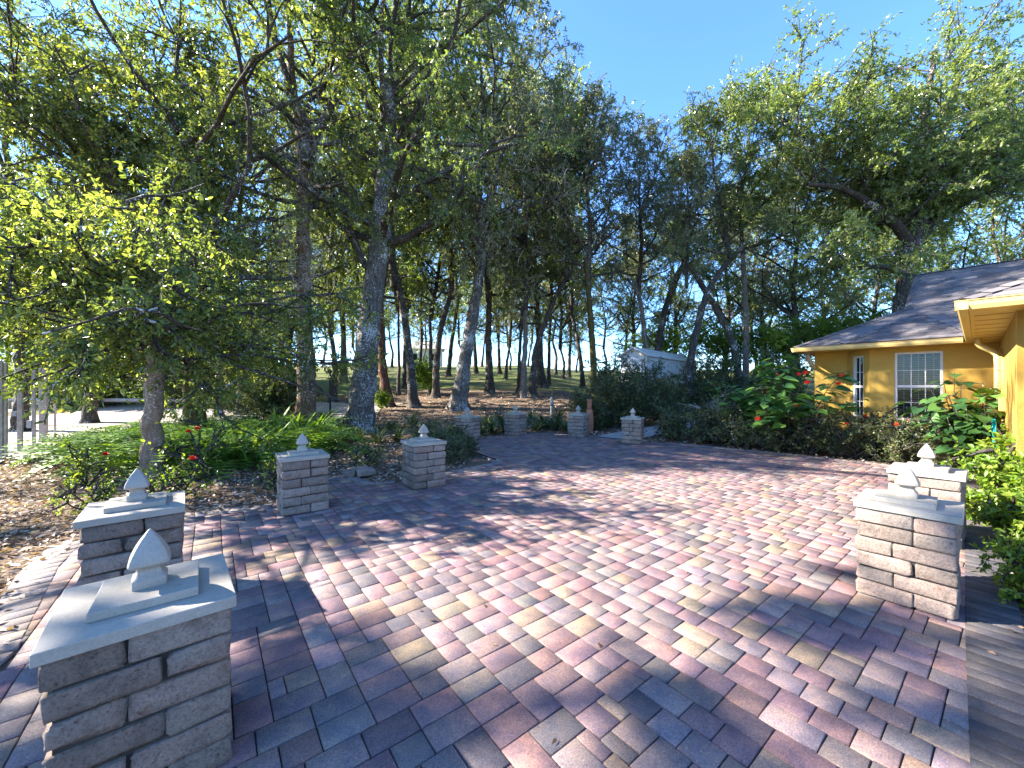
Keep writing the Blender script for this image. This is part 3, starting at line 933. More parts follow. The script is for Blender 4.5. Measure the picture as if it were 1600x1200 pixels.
for y in np.arange(-4.6, .2, .6):
    MB().bounds((3.09, y - .006, EAVE - .108), (3.41, y + .006, EAVE - .101)).build('soffit_batten', M['trim_yellow'], house)
# rafter-end bracket at the left corner
MB().tube([(.25, .16, EAVE - .14), (.22, .3, EAVE - .2), (.22, .42, EAVE - .34), (.22, WY - .02 + .5, EAVE - .5)], .045, 8).build('bracket', M['drip_edge'], house, True)
ds = MB().tube([(3.13, -.9, EAVE - .1), (3.13, -.9, EAVE - .2), (3.17, -.92, EAVE - .26), (3.29, -1.0, EAVE - .36), (3.35, -1.04, EAVE - .43), (3.36, -1.05, EAVE - .6), (3.36, -1.05, .05)], .05, 10)
dso = ds.build('downspout', M['gutter'], house, True)
for z in (.6, 1.9):
    MB().box((3.385, -1.05, z), (.09, .13, .03)).build('strap', M['gutter'], dso)
# gauge box on the wing wall
MB().box((3.38, -2.2, 1.3), (.08, .16, .22)).build('meter_box', M['trim_yellow'], house, bevel=.01)

# ------------------------------------------------------------------ trees
def grow(seed, axis, r0, r1, n1, f0, l1, e1, n2, l2, n3, l3, m, ls, kind='rhomb', droop=.25, prof=None, wander=.18, lift=.05, twig_r=.006, keep=None, sides=(8, 5, 3), keep_l=None):
    """limbs, branches, twigs and leaves round a leader; returns woody arrays and leaf arrays"""
    rng = np.random.default_rng(seed)
    axis = np.array(axis, float)
    prof = prof or (lambda t: 1 - .55 * abs(t - .35))
    f = np.sort(f0 + (1 - f0) * rng.random(n1) ** .9)
    ax = np.repeat(axis[None], n1, 0)
    P0 = along(ax, f)
    az = np.arange(n1) * 2.399 + rng.random(n1) * .9
    el = R(e1[0]) + (R(e1[1]) - R(e1[0])) * (.35 * rng.random(n1) + .65 * (f - f0) / (1 - f0 + 1e-6))
    D = np.stack([np.cos(az) * np.cos(el), np.sin(az) * np.cos(el), np.sin(el)], -1)
    L = l1 * np.array([prof(t) for t in (f - f0) / (1 - f0 + 1e-6)]) * (.75 + .5 * rng.random(n1))
    LP, LD = paths(rng, P0, D, L, 7, wander, lift)
    if keep_l is not None:
        kl = keep_l(LP); LP, LD, L, f = LP[kl], LD[kl], L[kl], f[kl]; n1 = len(LP)
    rb = (r0 + (r1 - r0) * f) * .5
    LR = rb[:, None] * np.linspace(1, .18, 7)[None] + .006
    i2 = np.repeat(np.arange(n1), n2); f2 = .18 + .82 * rng.random(n1 * n2)
    B0 = along(LP[i2], f2)
    BD = nrm(LP[i2, -1] - LP[i2, 0]) * .55 + runit(rng, n1 * n2) * .85 + np.array([0, 0, .12])
    BL = l2 * (.55 + .7 * rng.random(n1 * n2)) * (L[i2] / l1) ** .4
    BP, _ = paths(rng, B0, BD, BL, 5, .22, -.02)
    BR = np.linspace(1, .35, 5)[None] * (.012 + .012 * BL / l2)[:, None]
    if keep is not None:
        k = keep(BP[:, -1]); BP, BR, BL, i2 = BP[k], BR[k], BL[k], i2[k]
    nb = len(BP)
    i3 = np.repeat(np.arange(nb), n3); f3 = .2 + .8 * rng.random(nb * n3)
    T0 = along(BP[i3], f3)
    TD = nrm(BP[i3, -1] - BP[i3, 0]) * .5 + runit(rng, nb * n3) * .9 - np.array([0, 0, droop])
    TL = l3 * (.5 + .8 * rng.random(nb * n3))
    TP, _ = paths(rng, T0, TD, TL, 3, .2, -droop * .5)
    TR = np.full((nb * n3, 3), twig_r) * np.array([[1, .7, .4]])
    i4 = np.repeat(np.arange(len(TP)), m); f4 = .08 + .92 * rng.random(len(TP) * m)
    Q0 = along(TP[i4], f4)
    n = len(Q0)
    QD = nrm(TP[i4, -1] - TP[i4, 0]) * .6 + runit(rng, n) * .95 - np.array([0, 0, droop * .8])
    QN = runit(rng, n) * .8 + np.array([0, 0, .7])
    QL = ls * (.65 + .7 * rng.random(n))
    V, Q, rep = leaves(Q0, QD, QN, QL, QL * (.36 + .16 * rng.random(n)), kind)
    br = rng.random(nb)
    rnd = np.clip(.45 * rng.random(n) + .55 * br[i3][i4] + rng.normal(size=n) * .06, 0, 1)
    wood = [tubes(LP, LR, sides[0]), tubes(BP, BR, sides[1]), tubes(TP, TR, sides[2])]
    return join(wood), (V, Q, np.repeat(rnd, rep)), LP

def trunk_mesh(pts, rad, mat, seed=0, flare=1.5, sides=12, k=None):
    """trunk along a polyline, smoothed, with a root flare and lumpy bark"""
    rng = np.random.default_rng(seed)
    pts = np.array(pts, float); k = k or max(10, len(pts) * 5)
    s = np.concatenate([[0], np.cumsum(np.linalg.norm(np.diff(pts, axis=0), axis=1))])
    t = np.linspace(0, s[-1], k)
    P = np.stack([np.interp(t, s, pts[:, i]) for i in range(3)], -1)
    for _ in range(3):
        P[1:-1] = P[:-2] * .25 + P[1:-1] * .5 + P[2:] * .25
    P[1:-1] += rng.normal(size=(k - 2, 3)) * np.array([.018, .018, 0])
    Rr = np.interp(t, s, np.array(rad, float))
    Rr = Rr * (1 + (flare - 1) * np.exp(-t / .45)) * (1 + rng.normal(size=k) * .03)
    V, Q = tubes(P[None], Rr[None], sides)
    V = V.reshape(k, sides, 3); lump = 1 + .07 * np.sin(np.arange(sides) * 2.1 + rng.random() * 6)[None, :, None] * (.5 + rng.random((k, 1, 1))) + rng.normal(size=(k, sides, 1)) * .025
    root = 1 + .28 * np.exp(-t / .35)[:, None, None] * np.sin(np.arange(sides) * 2 * math.pi * 5 / sides)[None, :, None]
    V = P[:, None, :] + (V - P[:, None, :]) * lump * root
    return mesh_np('trunk', V.reshape(-1, 3), Q, mat, smooth_shade=True)

def put(name, me, parent, loc=(0, 0, 0), rz=0, sc=1.0):
    o = bpy.data.objects.new(name, me); o.location = loc; o.rotation_euler = (0, 0, rz); o.scale = (sc, sc, sc) if not hasattr(sc, '__len__') else sc
    return link(o, parent)

# shared crowns: origin at the bottom of the crown, leader going up
CROWN = {}
def crown(key, matleaf, matwood, **kw):
    wood, lf, _ = grow(**kw)
    a = np.array([kw['axis']], float); k = a.shape[1]
    wood = join([wood, tubes(a, np.linspace(kw['r0'], kw['r1'], k)[None], 9)])
    CROWN[key] = (mesh_np('limbs', wood[0], wood[1], matwood), mesh_np('crown', lf[0], lf[1], matleaf, rnd=lf[2]))
ROUND = lambda t: .35 + 1.0 * math.sin(math.pi * min(1, .18 + .82 * t)) ** .7
crown('tall_a', M['leaf_grey'], M['bark'], seed=11, axis=[(0, 0, 0), (.25, .1, 4), (-.1, .2, 8), (.2, 0, 11.5)], r0=.2, r1=.03, n1=26, f0=.02, l1=4.0, e1=(12, 70), n2=8, l2=1.7, n3=10, l3=.7, m=24, ls=.115, prof=ROUND, droop=.35)
crown('tall_b', M['leaf_oak'], M['bark'], seed=12, axis=[(0, 0, 0), (-.3, .2, 4), (.3, -.2, 8), (.5, 0, 11)], r0=.2, r1=.03, n1=24, f0=.03, l1=4.4, e1=(5, 65), n2=8, l2=1.8, n3=10, l3=.75, m=24, ls=.12, prof=ROUND, droop=.2)
crown('tall_c', M['leaf_oak'], M['bark'], seed=13, axis=[(0, 0, 0), (.5, 0, 3), (1.0, .3, 6.5), (1.2, .2, 9.5)], r0=.17, r1=.03, n1=22, f0=.05, l1=3.6, e1=(15, 70), n2=8, l2=1.6, n3=10, l3=.7, m=24, ls=.115, prof=ROUND, droop=.3)
crown('tall_y', M['leaf_near'], M['bark'], seed=16, axis=[(0, 0, 0), (-.2, .1, 3.5), (.2, -.2, 7), (.2, 0, 10.5)], r0=.17, r1=.03, n1=26, f0=.0, l1=4.2, e1=(-5, 65), n2=8, l2=1.7, n3=10, l3=.7, m=17, ls=.105, prof=ROUND, droop=.3)
crown('bushy', M['leaf_bright'], M['bark'], seed=14, axis=[(0, 0, 0), (.1, .1, 2.5), (0, 0, 5.2)], r0=.1, r1=.02, n1=20, f0=.05, l1=2.5, e1=(0, 60), n2=8, l2=1.2, n3=8, l3=.6, m=22, ls=.13, prof=ROUND, droop=.15)

crown('sparse', M['leaf_oak'], M['bark'], seed=15, axis=[(0, 0, 0), (.2, 0, 3), (-.2, .1, 6.5), (.1, .2, 9.5)], r0=.17, r1=.03, n1=18, f0=.03, l1=3.5, e1=(8, 65), n2=6, l2=.85, n3=13, l3=.4, m=24, ls=.12, prof=ROUND, droop=.25)

def tree(name, label, Y, px, r, matk, ck=None, sc=1.0, group=None, zc=None, seed=0, cat='tree', flare=1.45, tint=None, crot=None, low=.15):
    """px: trunk polyline in photo pixels from base to crown start, all at depth about Y"""
    pts = [Vector(wp(x, y, Y + (d[0] if d else 0))) for x, y, *d in px]
    gx, gy = pts[0].x, pts[0].y
    base = Vector((gx, gy, float(terrain(gx, gy)) - .06))
    root = empty(name, base)
    tag(root, label, cat, group)
    loc = [Vector((0, 0, 0))] + [p - base for p in pts if p.z > base.z + .25]
    n = len(loc)
    rad = [r * (1 - .45 * i / (n - 1)) for i in range(n)]
    put('trunk', trunk_mesh(loc, rad, M[matk], seed + 5, flare), root)
    if ck:
        top = loc[-1] - Vector((0, 0, low))
        if low > .5: top.xy = loc[-2].xy.lerp(loc[-1].xy, .5)
        rot = seed * 1.7 if crot is None else crot
        put('limbs', CROWN[ck][0], root, top, rot, sc); put('crown', CROWN[ck][1], root, top, rot, sc)
    return root, base, loc

def hero(root, base, parts, matleaf, matwood):
    """unique limbs and crown for one tree, given in world coordinates"""
    Vw, Qw = join([p[0] for p in parts]); 
    lv, lq = join([(p[1][0], p[1][1]) for p in parts]); rd = np.concatenate([p[1][2] for p in parts])
    b = np.array(base)
    put('limbs', mesh_np('limbs', Vw - b, Qw, M[matwood], smooth_shade=True), root)
    put('crown', mesh_np('crown', lv - b, lq, M[matleaf], rnd=rd), root)

# --- the low leafy tree at the left
rt, bs, lc = tree('leafy_tree', 'small tree with spotted pale trunk and low yellow-green crown, at left', 6.9, [(236, 760), (237, 700), (240, 640), (243, 590), (244, 540), (246, 470), (242, 400)], .17, 'bark_spot', flare=1.15, seed=1)
p0 = np.array(wp(244, 560, 6.9))
SUNNY = lambda P: ~((P[:, 1] < 8.2) & (P[:, 0] + 1.54 * P[:, 2] > -.2))
parts = [grow(21, [p0, p0 + (.1, .1, .6), p0 + (-.3, .1, 1.3), p0 + (-.6, .2, 2.2)], .055, .02, 46, .0, 2.9, (-16, 50), 10, 1.25, 9, .5, 17, .078, 'leaf6', .3, ROUND, .16, .0, keep=lambda P: ~((P[:, 2] < 1.9) & (P[:, 0] > -5.6)) & SUNNY(P), keep_l=lambda L: SUNNY(L[:, -1])),
         grow(27, [p0 + (.2, -.2, .0), p0 + (.2, -.5, .5), p0 + (.2, -.6, 1.3)], .03, .012, 20, .0, 1.5, (-25, 45), 8, .8, 8, .42, 15, .078, 'leaf6', .35, lambda t: 1.0, .16, -.02)]
hero(rt, bs, parts, 'leaf_near', 'bark')
# --- the dark mossy tree behind it
rt, bs, lc = tree('mossy_tree', 'dark mossy trunked tree rising out of the fern bed', 11.0, [(304, 660), (303, 600), (305, 520), (300, 430), (296, 330), (290, 250)], .27, 'bark_moss', seed=2)
p0 = np.array(wp(302, 470, 11.0))
def VIEW(P):
    """leave the forked stems of the brown tree open to view"""
    x = CX + F * P[:, 0] / P[:, 1]; y = CY - F * (P[:, 2] - CAMZ) / P[:, 1]
    return ~((x > 440) & (x < 505) & (y > 60) & (y < 560) & (P[:, 1] < 13.45))
CLEAR = lambda P: VIEW(P) & ~((P[:, 1] < 8.6) & (P[:, 0] + 1.54 * P[:, 2] > -1) & (P[:, 0] + 1.54 * P[:, 2] < 8))
parts = [grow(22, [p0, p0 + (.0, 0, 2), p0 + (-.4, 0, 4.5), p0 + (-.9, .4, 8)], .24, .05, 26, .02, 4.8, (8, 65), 10, 1.7, 9, .7, 22, .1, 'rhomb', .25, ROUND, .16, .02, keep=CLEAR, keep_l=lambda L: CLEAR(L[:, -1])),
         grow(26, [p0 + (0, 0, .6), p0 + (-1.2, .1, 2.0), p0 + (-3.0, .2, 3.6), p0 + (-5.4, .2, 5.0)], .2, .05, 24, .1, 3.4, (0, 60), 9, 1.6, 9, .7, 27, .1, 'rhomb', .25, lambda t: .9, .16, .02, keep=CLEAR, keep_l=lambda L: CLEAR(L[:, -1]))]
put('limb', trunk_mesh([p0 - np.array(bs) + q for q in ((0, 0, .6), (-1.2, .1, 2.0), (-3.0, .2, 3.6), (-5.4, .2, 5.0))], [.16, .13, .1, .05], M['bark_moss'], 66, 1.0, 9), rt)
hero(rt, bs, parts, 'leaf_near', 'bark')
# --- tall brown tree with forked stems and hanging dead twigs
rt, bs, lc = tree('forked_tree', 'tall brown trunked tree forking high up, hung with bare grey twigs', 13.5, [(478, 672), (478, 600), (477, 520), (474, 430), (473, 340), (476, 250)], .31, 'bark_brown', seed=3)
for i, path in enumerate(([(476, 262), (466, 190), (455, 120), (452, 40), (456, -60)], [(476, 255), (482, 200), (450, 130), (430, 60), (412, -40)], [(478, 255), (505, 190), (540, 120), (560, 60), (590, 0)])):
    pp = [Vector(wp(x, y, 13.5 + (.3, -.2, .1)[i])) - bs for x, y in path]
    put('stem', trunk_mesh(pp, [.17, .14, .12, .1, .07], M['bark'] if i else M['bark_brown'], 60 + i, 1.0, 9), rt)
p0 = np.array(wp(475, 330, 13.5))
parts = [grow(23, [p0, p0 + (.1, 0, 3), p0 + (.3, .2, 6), p0 + (.6, 0, 9.5)], .18, .05, 28, .0, 4.1, (-5, 60), 9, 1.6, 9, .75, 24, .1, 'rhomb', .5, ROUND, .18, -.02, keep=VIEW)]
hero(rt, bs, parts, 'leaf_near', 'bark')
def dead_twigs(root, base, boxes, n, seed, ln=(.6, 1.8), rr=.0065):
    rng = np.random.default_rng(seed); ns = []
    for (x0, x1, y0, y1, Ya, Yb), k in zip(boxes, n):
        Yd = Ya + (Yb - Ya) * rng.random(k); x = x0 + (x1 - x0) * rng.random(k); y = y0 + (y1 - y0) * rng.random(k)
        ns.append(np.stack([(x - CX) / F * Yd, Yd, CAMZ + (CY - y) / F * Yd], -1))
    P0 = np.concatenate(ns); n_ = len(P0)
    D = runit(rng, n_) * .9 + np.array([0, 0, -.7])
    P, _ = paths(rng, P0, D, ln[0] + (ln[1] - ln[0]) * rng.random(n_), 9, .33, -.1)
    Rd = np.linspace(1, .3, 9)[None] * (rr * (.6 + .9 * rng.random(n_)))[:, None]
    s0 = np.repeat(np.arange(n_), 4); fS = rng.random(n_ * 4)
    S0 = along(P[s0], fS); Ps, _ = paths(rng, S0, runit(rng, n_ * 4) + np.array([0, 0, -.5]), .15 + .4 * rng.random(n_ * 4), 4, .4, -.1)
    Rs = np.linspace(1, .4, 4)[None] * np.full((n_ * 4, 1), rr * .5)
    V, Q = join([tubes(P, Rd, 4), tubes(Ps, Rs, 3)])
    put('dead_twigs', mesh_np('dead_twigs', V - np.array(base), Q, M['dead_twig']), root)
dead_twigs(rt, bs, [(390, 560, 130, 420, 11.8, 13.4), (440, 510, 200, 480, 12.4, 13.3), (360, 480, 330, 500, 12, 13.4)], [150, 70, 90], 5)
# --- big lichen-covered oak
rt, bs, lc = tree('lichen_oak', 'thick trunked oak speckled with white lichen, behind the fern bed', 14.0, [(561, 676), (566, 620), (572, 560), (580, 480), (592, 400), (598, 320), (604, 230), (606, 130)], .46, 'bark_lichen', seed=4, flare=1.5)
for i, (path, rr) in enumerate((([(580, 430), (560, 395), (548, 355), (538, 340)], .12), ([(596, 330), (630, 290), (668, 300), (690, 330)], .14), ([(600, 300), (575, 250), (545, 235)], .13))):
    pp = [Vector(wp(x, y, 14.0)) - bs for x, y in path]
    put('limb', trunk_mesh(pp, list(np.linspace(rr, rr * .5, len(pp))), M['bark'], 70 + i, 1.0, 9), rt)
p0 = np.array(wp(596, 400, 14.0))
parts = [grow(24, [p0, p0 + (.1, 0, 3), p0 + (.5, 0, 6.5), p0 + (.9, 0, 12)], .3, .06, 36, .0, 5.6, (2, 66), 10, 1.8, 9, .8, 26, .105, 'rhomb', .4, ROUND, .17, .02)]
hero(rt, bs, parts, 'leaf_oak', 'bark')
dead_twigs(rt, bs, [(600, 900, 60, 330, 12.5, 14.5), (700, 900, 250, 400, 13, 15)], [120, 60], 8, (.4, 1.1), .006)

_fx = [430, 468, 505, 556, 588, 612, 660, 722, 753, 797, 825, 868, 900, 946, 972, 880, 655, 575, 790, 490]
_nm = ['first', 'second', 'third', 'fourth', 'fifth', 'sixth', 'seventh', 'eighth', 'ninth', 'tenth', 'eleventh', 'twelfth', 'thirteenth', 'fourteenth', 'fifteenth', 'sixteenth', 'seventeenth', 'eighteenth', 'nineteenth', 'twentieth']
ORDN = [_nm[sorted(_fx).index(v)] for v in _fx]
# --- trunks in the grove behind, each with its own bend
GROVE = 'trees of the grove behind the patio'
T = [
 ('oak_tree', 'leaning lichen-flecked oak behind the leftmost far pillar', 19.5, [(716, 645), (719, 610), (727, 560), (736, 505), (745, 460), (752, 400)], .4, 'bark_lichen', 'tall_a', 1.05),
 ('slender_tree', 'short reddish trunked tree just right of the lichen oak', 20.5, [(606, 640), (601, 600), (597, 565), (595, 500), (592, 450)], .26, 'bark_red', 'tall_c', .9),
 ('slender_tree', 'dark tree with snaking trunk right of the reddish one', 20.0, [(648, 640), (644, 600), (640, 560), (633, 502), (622, 440), (610, 390)], .25, 'bark', 'tall_b', 1.0),
 ('slender_tree', 'thin straight dark tree left of the bright green sapling', 25, [(623, 622), (623, 560), (622, 470)], .11, 'bark', 'tall_c', .75),
 ('slender_tree', 'dark tree with thick low trunk farther back near the sapling', 29, [(634, 612), (633, 560), (636, 480)], .26, 'bark', 'tall_a', .95),
 ('slender_tree', 'thin upright dark tree right beside the leaning twin', 26, [(674, 618), (673, 560), (672, 480)], .15, 'bark', 'tall_c', .9),
 ('slender_tree', 'slim dark tree bending to the right above its straight neighbour', 24, [(680, 625), (682, 570), (687, 516), (700, 475), (711, 420)], .22, 'bark', 'tall_b', 1.0),
 ('slender_tree', 'far thin tree with blue sky gap to its left', 42, [(700, 590), (705, 540), (712, 495), (716, 460)], .28, 'bark', 'tall_a', 1.0),
 ('slender_tree', 'far slim tree just right of the leaning lichen oak', 45, [(744, 586), (742, 545), (739, 500)], .24, 'bark', 'tall_b', 1.0),
 ('slender_tree', 'upright dark tree standing alone on the leaf litter mid grove', 26, [(766, 617), (764, 570), (763, 520), (765, 450)], .27, 'bark', 'tall_b', 1.0),
 ('slender_tree', 'far thin tree right of the lone upright tree', 44, [(781, 588), (779, 550), (779, 500)], .22, 'bark', 'tall_c', 1.1),
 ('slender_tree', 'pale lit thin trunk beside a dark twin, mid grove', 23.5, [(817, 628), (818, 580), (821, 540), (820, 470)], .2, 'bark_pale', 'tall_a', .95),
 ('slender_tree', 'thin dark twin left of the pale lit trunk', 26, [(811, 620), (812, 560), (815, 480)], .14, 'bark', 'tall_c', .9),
 ('slender_tree', 'dark tree leaning far to the right across the grove', 24.0, [(832, 622), (833, 580), (837, 545), (852, 502), (873, 452), (897, 416)], .22, 'bark', 'tall_c', 1.0),
 ('slender_tree', 'stout dark trunk behind the far-leaning tree', 30, [(847, 610), (844, 570), (842, 520), (838, 460)], .34, 'bark', 'tall_a', 1.1),
 ('slender_tree', 'thin tree close right of the stout dark trunk', 32, [(857, 606), (858, 550), (860, 490)], .16, 'bark', 'tall_b', .9),
 ('slender_tree', 'straight mossy tree to the left of the big round bush', 22, [(929, 625), (928, 580), (926, 543), (921, 470), (915, 405)], .24, 'bark_moss', 'tall_a', .78),
 ('slender_tree', 'far tree leaning left beyond the mossy one', 34, [(911, 602), (907, 560), (898, 510), (888, 470)], .2, 'bark', 'tall_b', .85),
 ('slender_tree', 'far thin tree left of the shed, against bright sky', 46, [(889, 586), (890, 550), (893, 500)], .25, 'bark', 'tall_c', 1.1),
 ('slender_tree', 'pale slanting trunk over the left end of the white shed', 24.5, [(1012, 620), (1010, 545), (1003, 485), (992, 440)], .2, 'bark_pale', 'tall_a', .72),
 ('slender_tree', 'tree leaning right above the middle of the white shed', 26, [(1026, 610), (1028, 545), (1037, 489), (1061, 425), (1080, 390)], .27, 'bark', 'tall_b', .55),
 ('slender_tree', 'long tree leaning right past the shed and crossing another', 19.5, [(1074, 640), (1079, 556), (1090, 514), (1101, 465), (1120, 430), (1164, 380)], .22, 'bark', 'tall_c', .7),
 ('slender_tree', 'tree leaning left, its trunk crossing the right-leaning one', 20.5, [(1158, 640), (1151, 556), (1138, 516), (1108, 464), (1087, 428), (1058, 394)], .22, 'bark', 'tall_a', .48),
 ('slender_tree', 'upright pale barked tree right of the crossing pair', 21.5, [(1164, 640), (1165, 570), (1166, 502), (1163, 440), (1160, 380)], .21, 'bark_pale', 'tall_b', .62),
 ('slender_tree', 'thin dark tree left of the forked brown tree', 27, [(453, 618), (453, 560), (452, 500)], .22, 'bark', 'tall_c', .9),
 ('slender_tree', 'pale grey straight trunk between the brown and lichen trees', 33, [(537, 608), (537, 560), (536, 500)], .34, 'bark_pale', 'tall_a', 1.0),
 ('slender_tree', 'slim pale trunk between mossy and forked trees', 17, [(343, 640), (344, 560), (346, 470)], .14, 'bark_pale', 'tall_c', .85),
 ('slender_tree', 'dark slanting tree left of the thin dark one, near the red plant', 32, [(437, 610), (441, 560), (447, 520), (452, 480)], .22, 'bark', 'tall_b', .9),
]
for i, (nm, lb, Y, px, r, mk, ck, sc) in enumerate(T):
    tree(nm, lb, Y, px, r, mk, ck, sc * 1.06, GROVE, seed=10 + i, low=(1.5, .9, 1.9, .6)[i % 4])

LEFT = 'leafy trees behind the fern bed and the drive'
for i, (x, Y, sc, lb) in enumerate(((140, 15.5, .95, 'yellow-green tree behind the spotted trunk'), (30, 13.5, .95, 'yellow-green tree above the fence posts'), (375, 17.5, .95, 'yellow-green tree between mossy and brown trunks'), (520, 22, 1.05, 'yellow-green tree behind the brown and lichen trunks'))):
    g = float(terrain((x - CX) / F * Y, Y)); yb = CY - (g - CAMZ) / Y * F; yt = CY - (g + (3.4, 3.2, 3.6, 4.0, 6.5)[i] - CAMZ) / Y * F
    tree('leafy_tree', lb, Y, [(x, yb - 3), (x + 4, (yb + yt) / 2), (x - 3, yt)], .2, 'bark', 'tall_y', sc, LEFT, seed=220 + i)
# --- big oak behind the house
rt, bs, lc = tree('spreading_oak', 'big spreading oak rising behind the roof of the yellow house', 17.0, [(1405, 640), (1408, 540), (1411, 480), (1416, 430), (1424, 378)], .46, 'bark', seed=50)
limbs = [([(1424, 384), (1440, 345), (1446, 300), (1448, 240), (1446, 160), (1462, 80)], .24), ([(1424, 380), (1395, 345), (1350, 310), (1312, 292), (1262, 288)], .22), ([(1427, 384), (1470, 335), (1510, 280), (1545, 230), (1590, 190)], .24),
         ([(1425, 382), (1480, 330), (1540, 300), (1620, 260)], .18), ([(1414, 430), (1380, 415), (1330, 420), (1290, 410)], .13), ([(1446, 300), (1430, 285), (1400, 280)], .1), ([(1400, 350), (1345, 285), (1280, 225), (1215, 190)], .15)]
parts = []
for i, (path, rr) in enumerate(limbs):
    dz = (0, -.8, .6, 1.2, -1.0, .3, .5)[i]
    pw = [Vector(wp(x, y, 17.0 + dz * k / (len(path) - 1))) for k, (x, y) in enumerate(path)]
    put('limb', trunk_mesh([p - bs for p in pw], list(np.linspace(rr, rr * .35, len(pw))), M['bark'], 80 + i, 1.0, 9), rt)
    if i < 4 or i == 6:
        parts.append(grow(30 + i, [tuple(p) for p in pw], rr * .7, .05, 15, .12, 3.6, (0, 65), 10, 1.7, 9, .75, 24, .115, 'rhomb', .2, lambda t: .7 + .4 * t, .18, .03))
    else:
        parts.append(grow(30 + i, [tuple(p) for p in pw], rr * .6, .04, 7, .2, 2.2, (0, 50), 7, 1.4, 9, .7, 18, .13, 'rhomb', .2, lambda t: .8, .18, .03))
hero(rt, bs, parts, 'leaf_oak', 'bark')

# --- wood behind the shed and the house, and beyond the drive
WOOD = 'trees of the wood behind shed and house'
back = [(90, 34, 'tall_b', 1.1), (200, 40, 'tall_b', 1.2), (330, 36, 'tall_a', 1.0), (-20, 30, 'tall_b', 1.1), (1200, 30, 'tall_b', 1.0), (1240, 24, 'tall_a', .95), (1290, 33, 'tall_b', 1.05), (1345, 27, 'tall_c', 1.0), (1480, 30, 'tall_b', 1.1), (1560, 24, 'tall_b', 1.05), (1640, 22, 'tall_b', 1.1),
        (1130, 34, 'tall_a', 1.05), (1060, 36, 'tall_b', 1.0), (985, 38, 'tall_a', 1.0), (1180, 44, 'tall_b', 1.2), (1400, 42, 'tall_a', 1.2)]
LBW = ['tall tree far behind the gravel drive at left', 'distant tall tree behind the spotted trunk', 'distant tall tree behind the mossy trunk', 'tall tree far behind the fence at the left edge', 'leafy tree of the dense wood above the red-flowered shrub', 'greyish tree of the wood left of the house roof', 'tall tree of the wood seen over the left roof hip', 'tree of the wood close left of the spreading oak', 'bright tree right of the spreading oak trunk over the ridge', 'yellow-green tree above the roof ridge near the right edge', 'tree at the right edge above the roof',
       'tree behind the upright pale barked tree', 'tree behind the shed far back', 'tree beyond the left end of the shed', 'distant tall tree behind the crossing pair', 'distant tall tree behind the spreading oak']
for i, (x, Y, ck, sc) in enumerate(back):
    yb = CY - (float(terrain((x - CX) / F * Y, Y)) - CAMZ) / Y * F
    yt = CY - (float(terrain((x - CX) / F * Y, Y)) + (2.2 + .8 * (i % 3)) - CAMZ) / Y * F
    tree('wood_tree', LBW[i], Y, [(x, yb - 6), (x + 3, (yb + yt) / 2), (x + (6 if i % 2 else -5), yt)], .22 + .03 * (i % 3), 'bark', ck, sc, WOOD, seed=100 + i)
FAR = 'far trees along the crest of the lawn'
for i, (x, Y) in enumerate([(430, 46), (468, 55), (505, 60), (556, 50), (588, 44), (612, 58), (660, 66), (722, 56), (753, 62), (797, 52), (825, 60), (868, 48), (900, 58), (946, 50), (972, 44), (880, 40), (655, 38), (575, 36), (790, 37), (490, 40)]):
    gx = (x - CX) / F * Y; g = float(terrain(gx, Y))
    yb = CY - (g - CAMZ) / Y * F; yt = CY - (g + 3.2 + .5 * (i % 3) - CAMZ) / Y * F
    tree('far_tree', ORDN[i] + ' slim dark tree from the left along the far lawn', Y, [(x, yb - 3), (x + 2, (yb + yt) / 2), (x + (4, -3, 6, -5)[i % 4], yt)], .17 + .03 * (i % 3), 'bark', ('tall_a', 'tall_b', 'tall_c')[i % 3], .78 + .06 * (i % 4), FAR, seed=170 + i)
US = 'low leafy understorey trees'
under = [(1215, 22, .75, 'bushy tree just left of the house eaves'), (1300, 21, .8, 'bright bushy tree behind the left eaves of the house'), (1130, 25, .8, 'bushy tree behind the crossing trunks'), (1390, 22.5, .9, 'bushy tree below the spreading oak behind the roof'), (1580, 19, 1.15, 'yellow-green bushy tree over the roof at the right edge'), (1490, 21, 1.0, 'bushy tree behind the roof ridge'),
         (1040, 31, .8, 'bushy tree behind the middle of the shed'), (395, 19, .5, 'bushy young tree between the mossy and brown trees'), (140, 27, .8, 'bushy tree behind the gravel drive, left of centre of it'), (60, 25, .7, 'bushy tree behind the fence posts'), (230, 24, .7, 'bushy tree behind the spotted trunk'), (300, 30, .9, 'bushy tree behind the mossy trunk far back'), (-30, 21, .8, 'bushy tree at the left edge behind the fence'), (380, 34, .8, 'far bushy tree right of the slim pale trunk'), (100, 23, 1.25, 'tall bushy tree behind the drive near the fence'), (190, 28, 1.4, 'tall bushy tree behind the middle of the drive'), (10, 27, 1.4, 'tall bushy tree far behind the fence posts'), (270, 22, 1.1, 'bushy tree close left of the mossy trunk'), (420, 30, 1.1, 'bushy tree behind the red-leaved plant'), (360, 24, .9, 'bushy tree behind the rounded fern-bed shrub')]
for i, (x, Y, sc, lb) in enumerate(under):
    g = float(terrain((x - CX) / F * Y, Y))
    yb = CY - (g - CAMZ) / Y * F; yt = CY - (g + .35 - CAMZ) / Y * F
    tree('bushy_tree', lb, Y, [(x, yb - 2), (x + 1, yt)], .12, 'bark', 'bushy', sc, US, seed=140 + i)

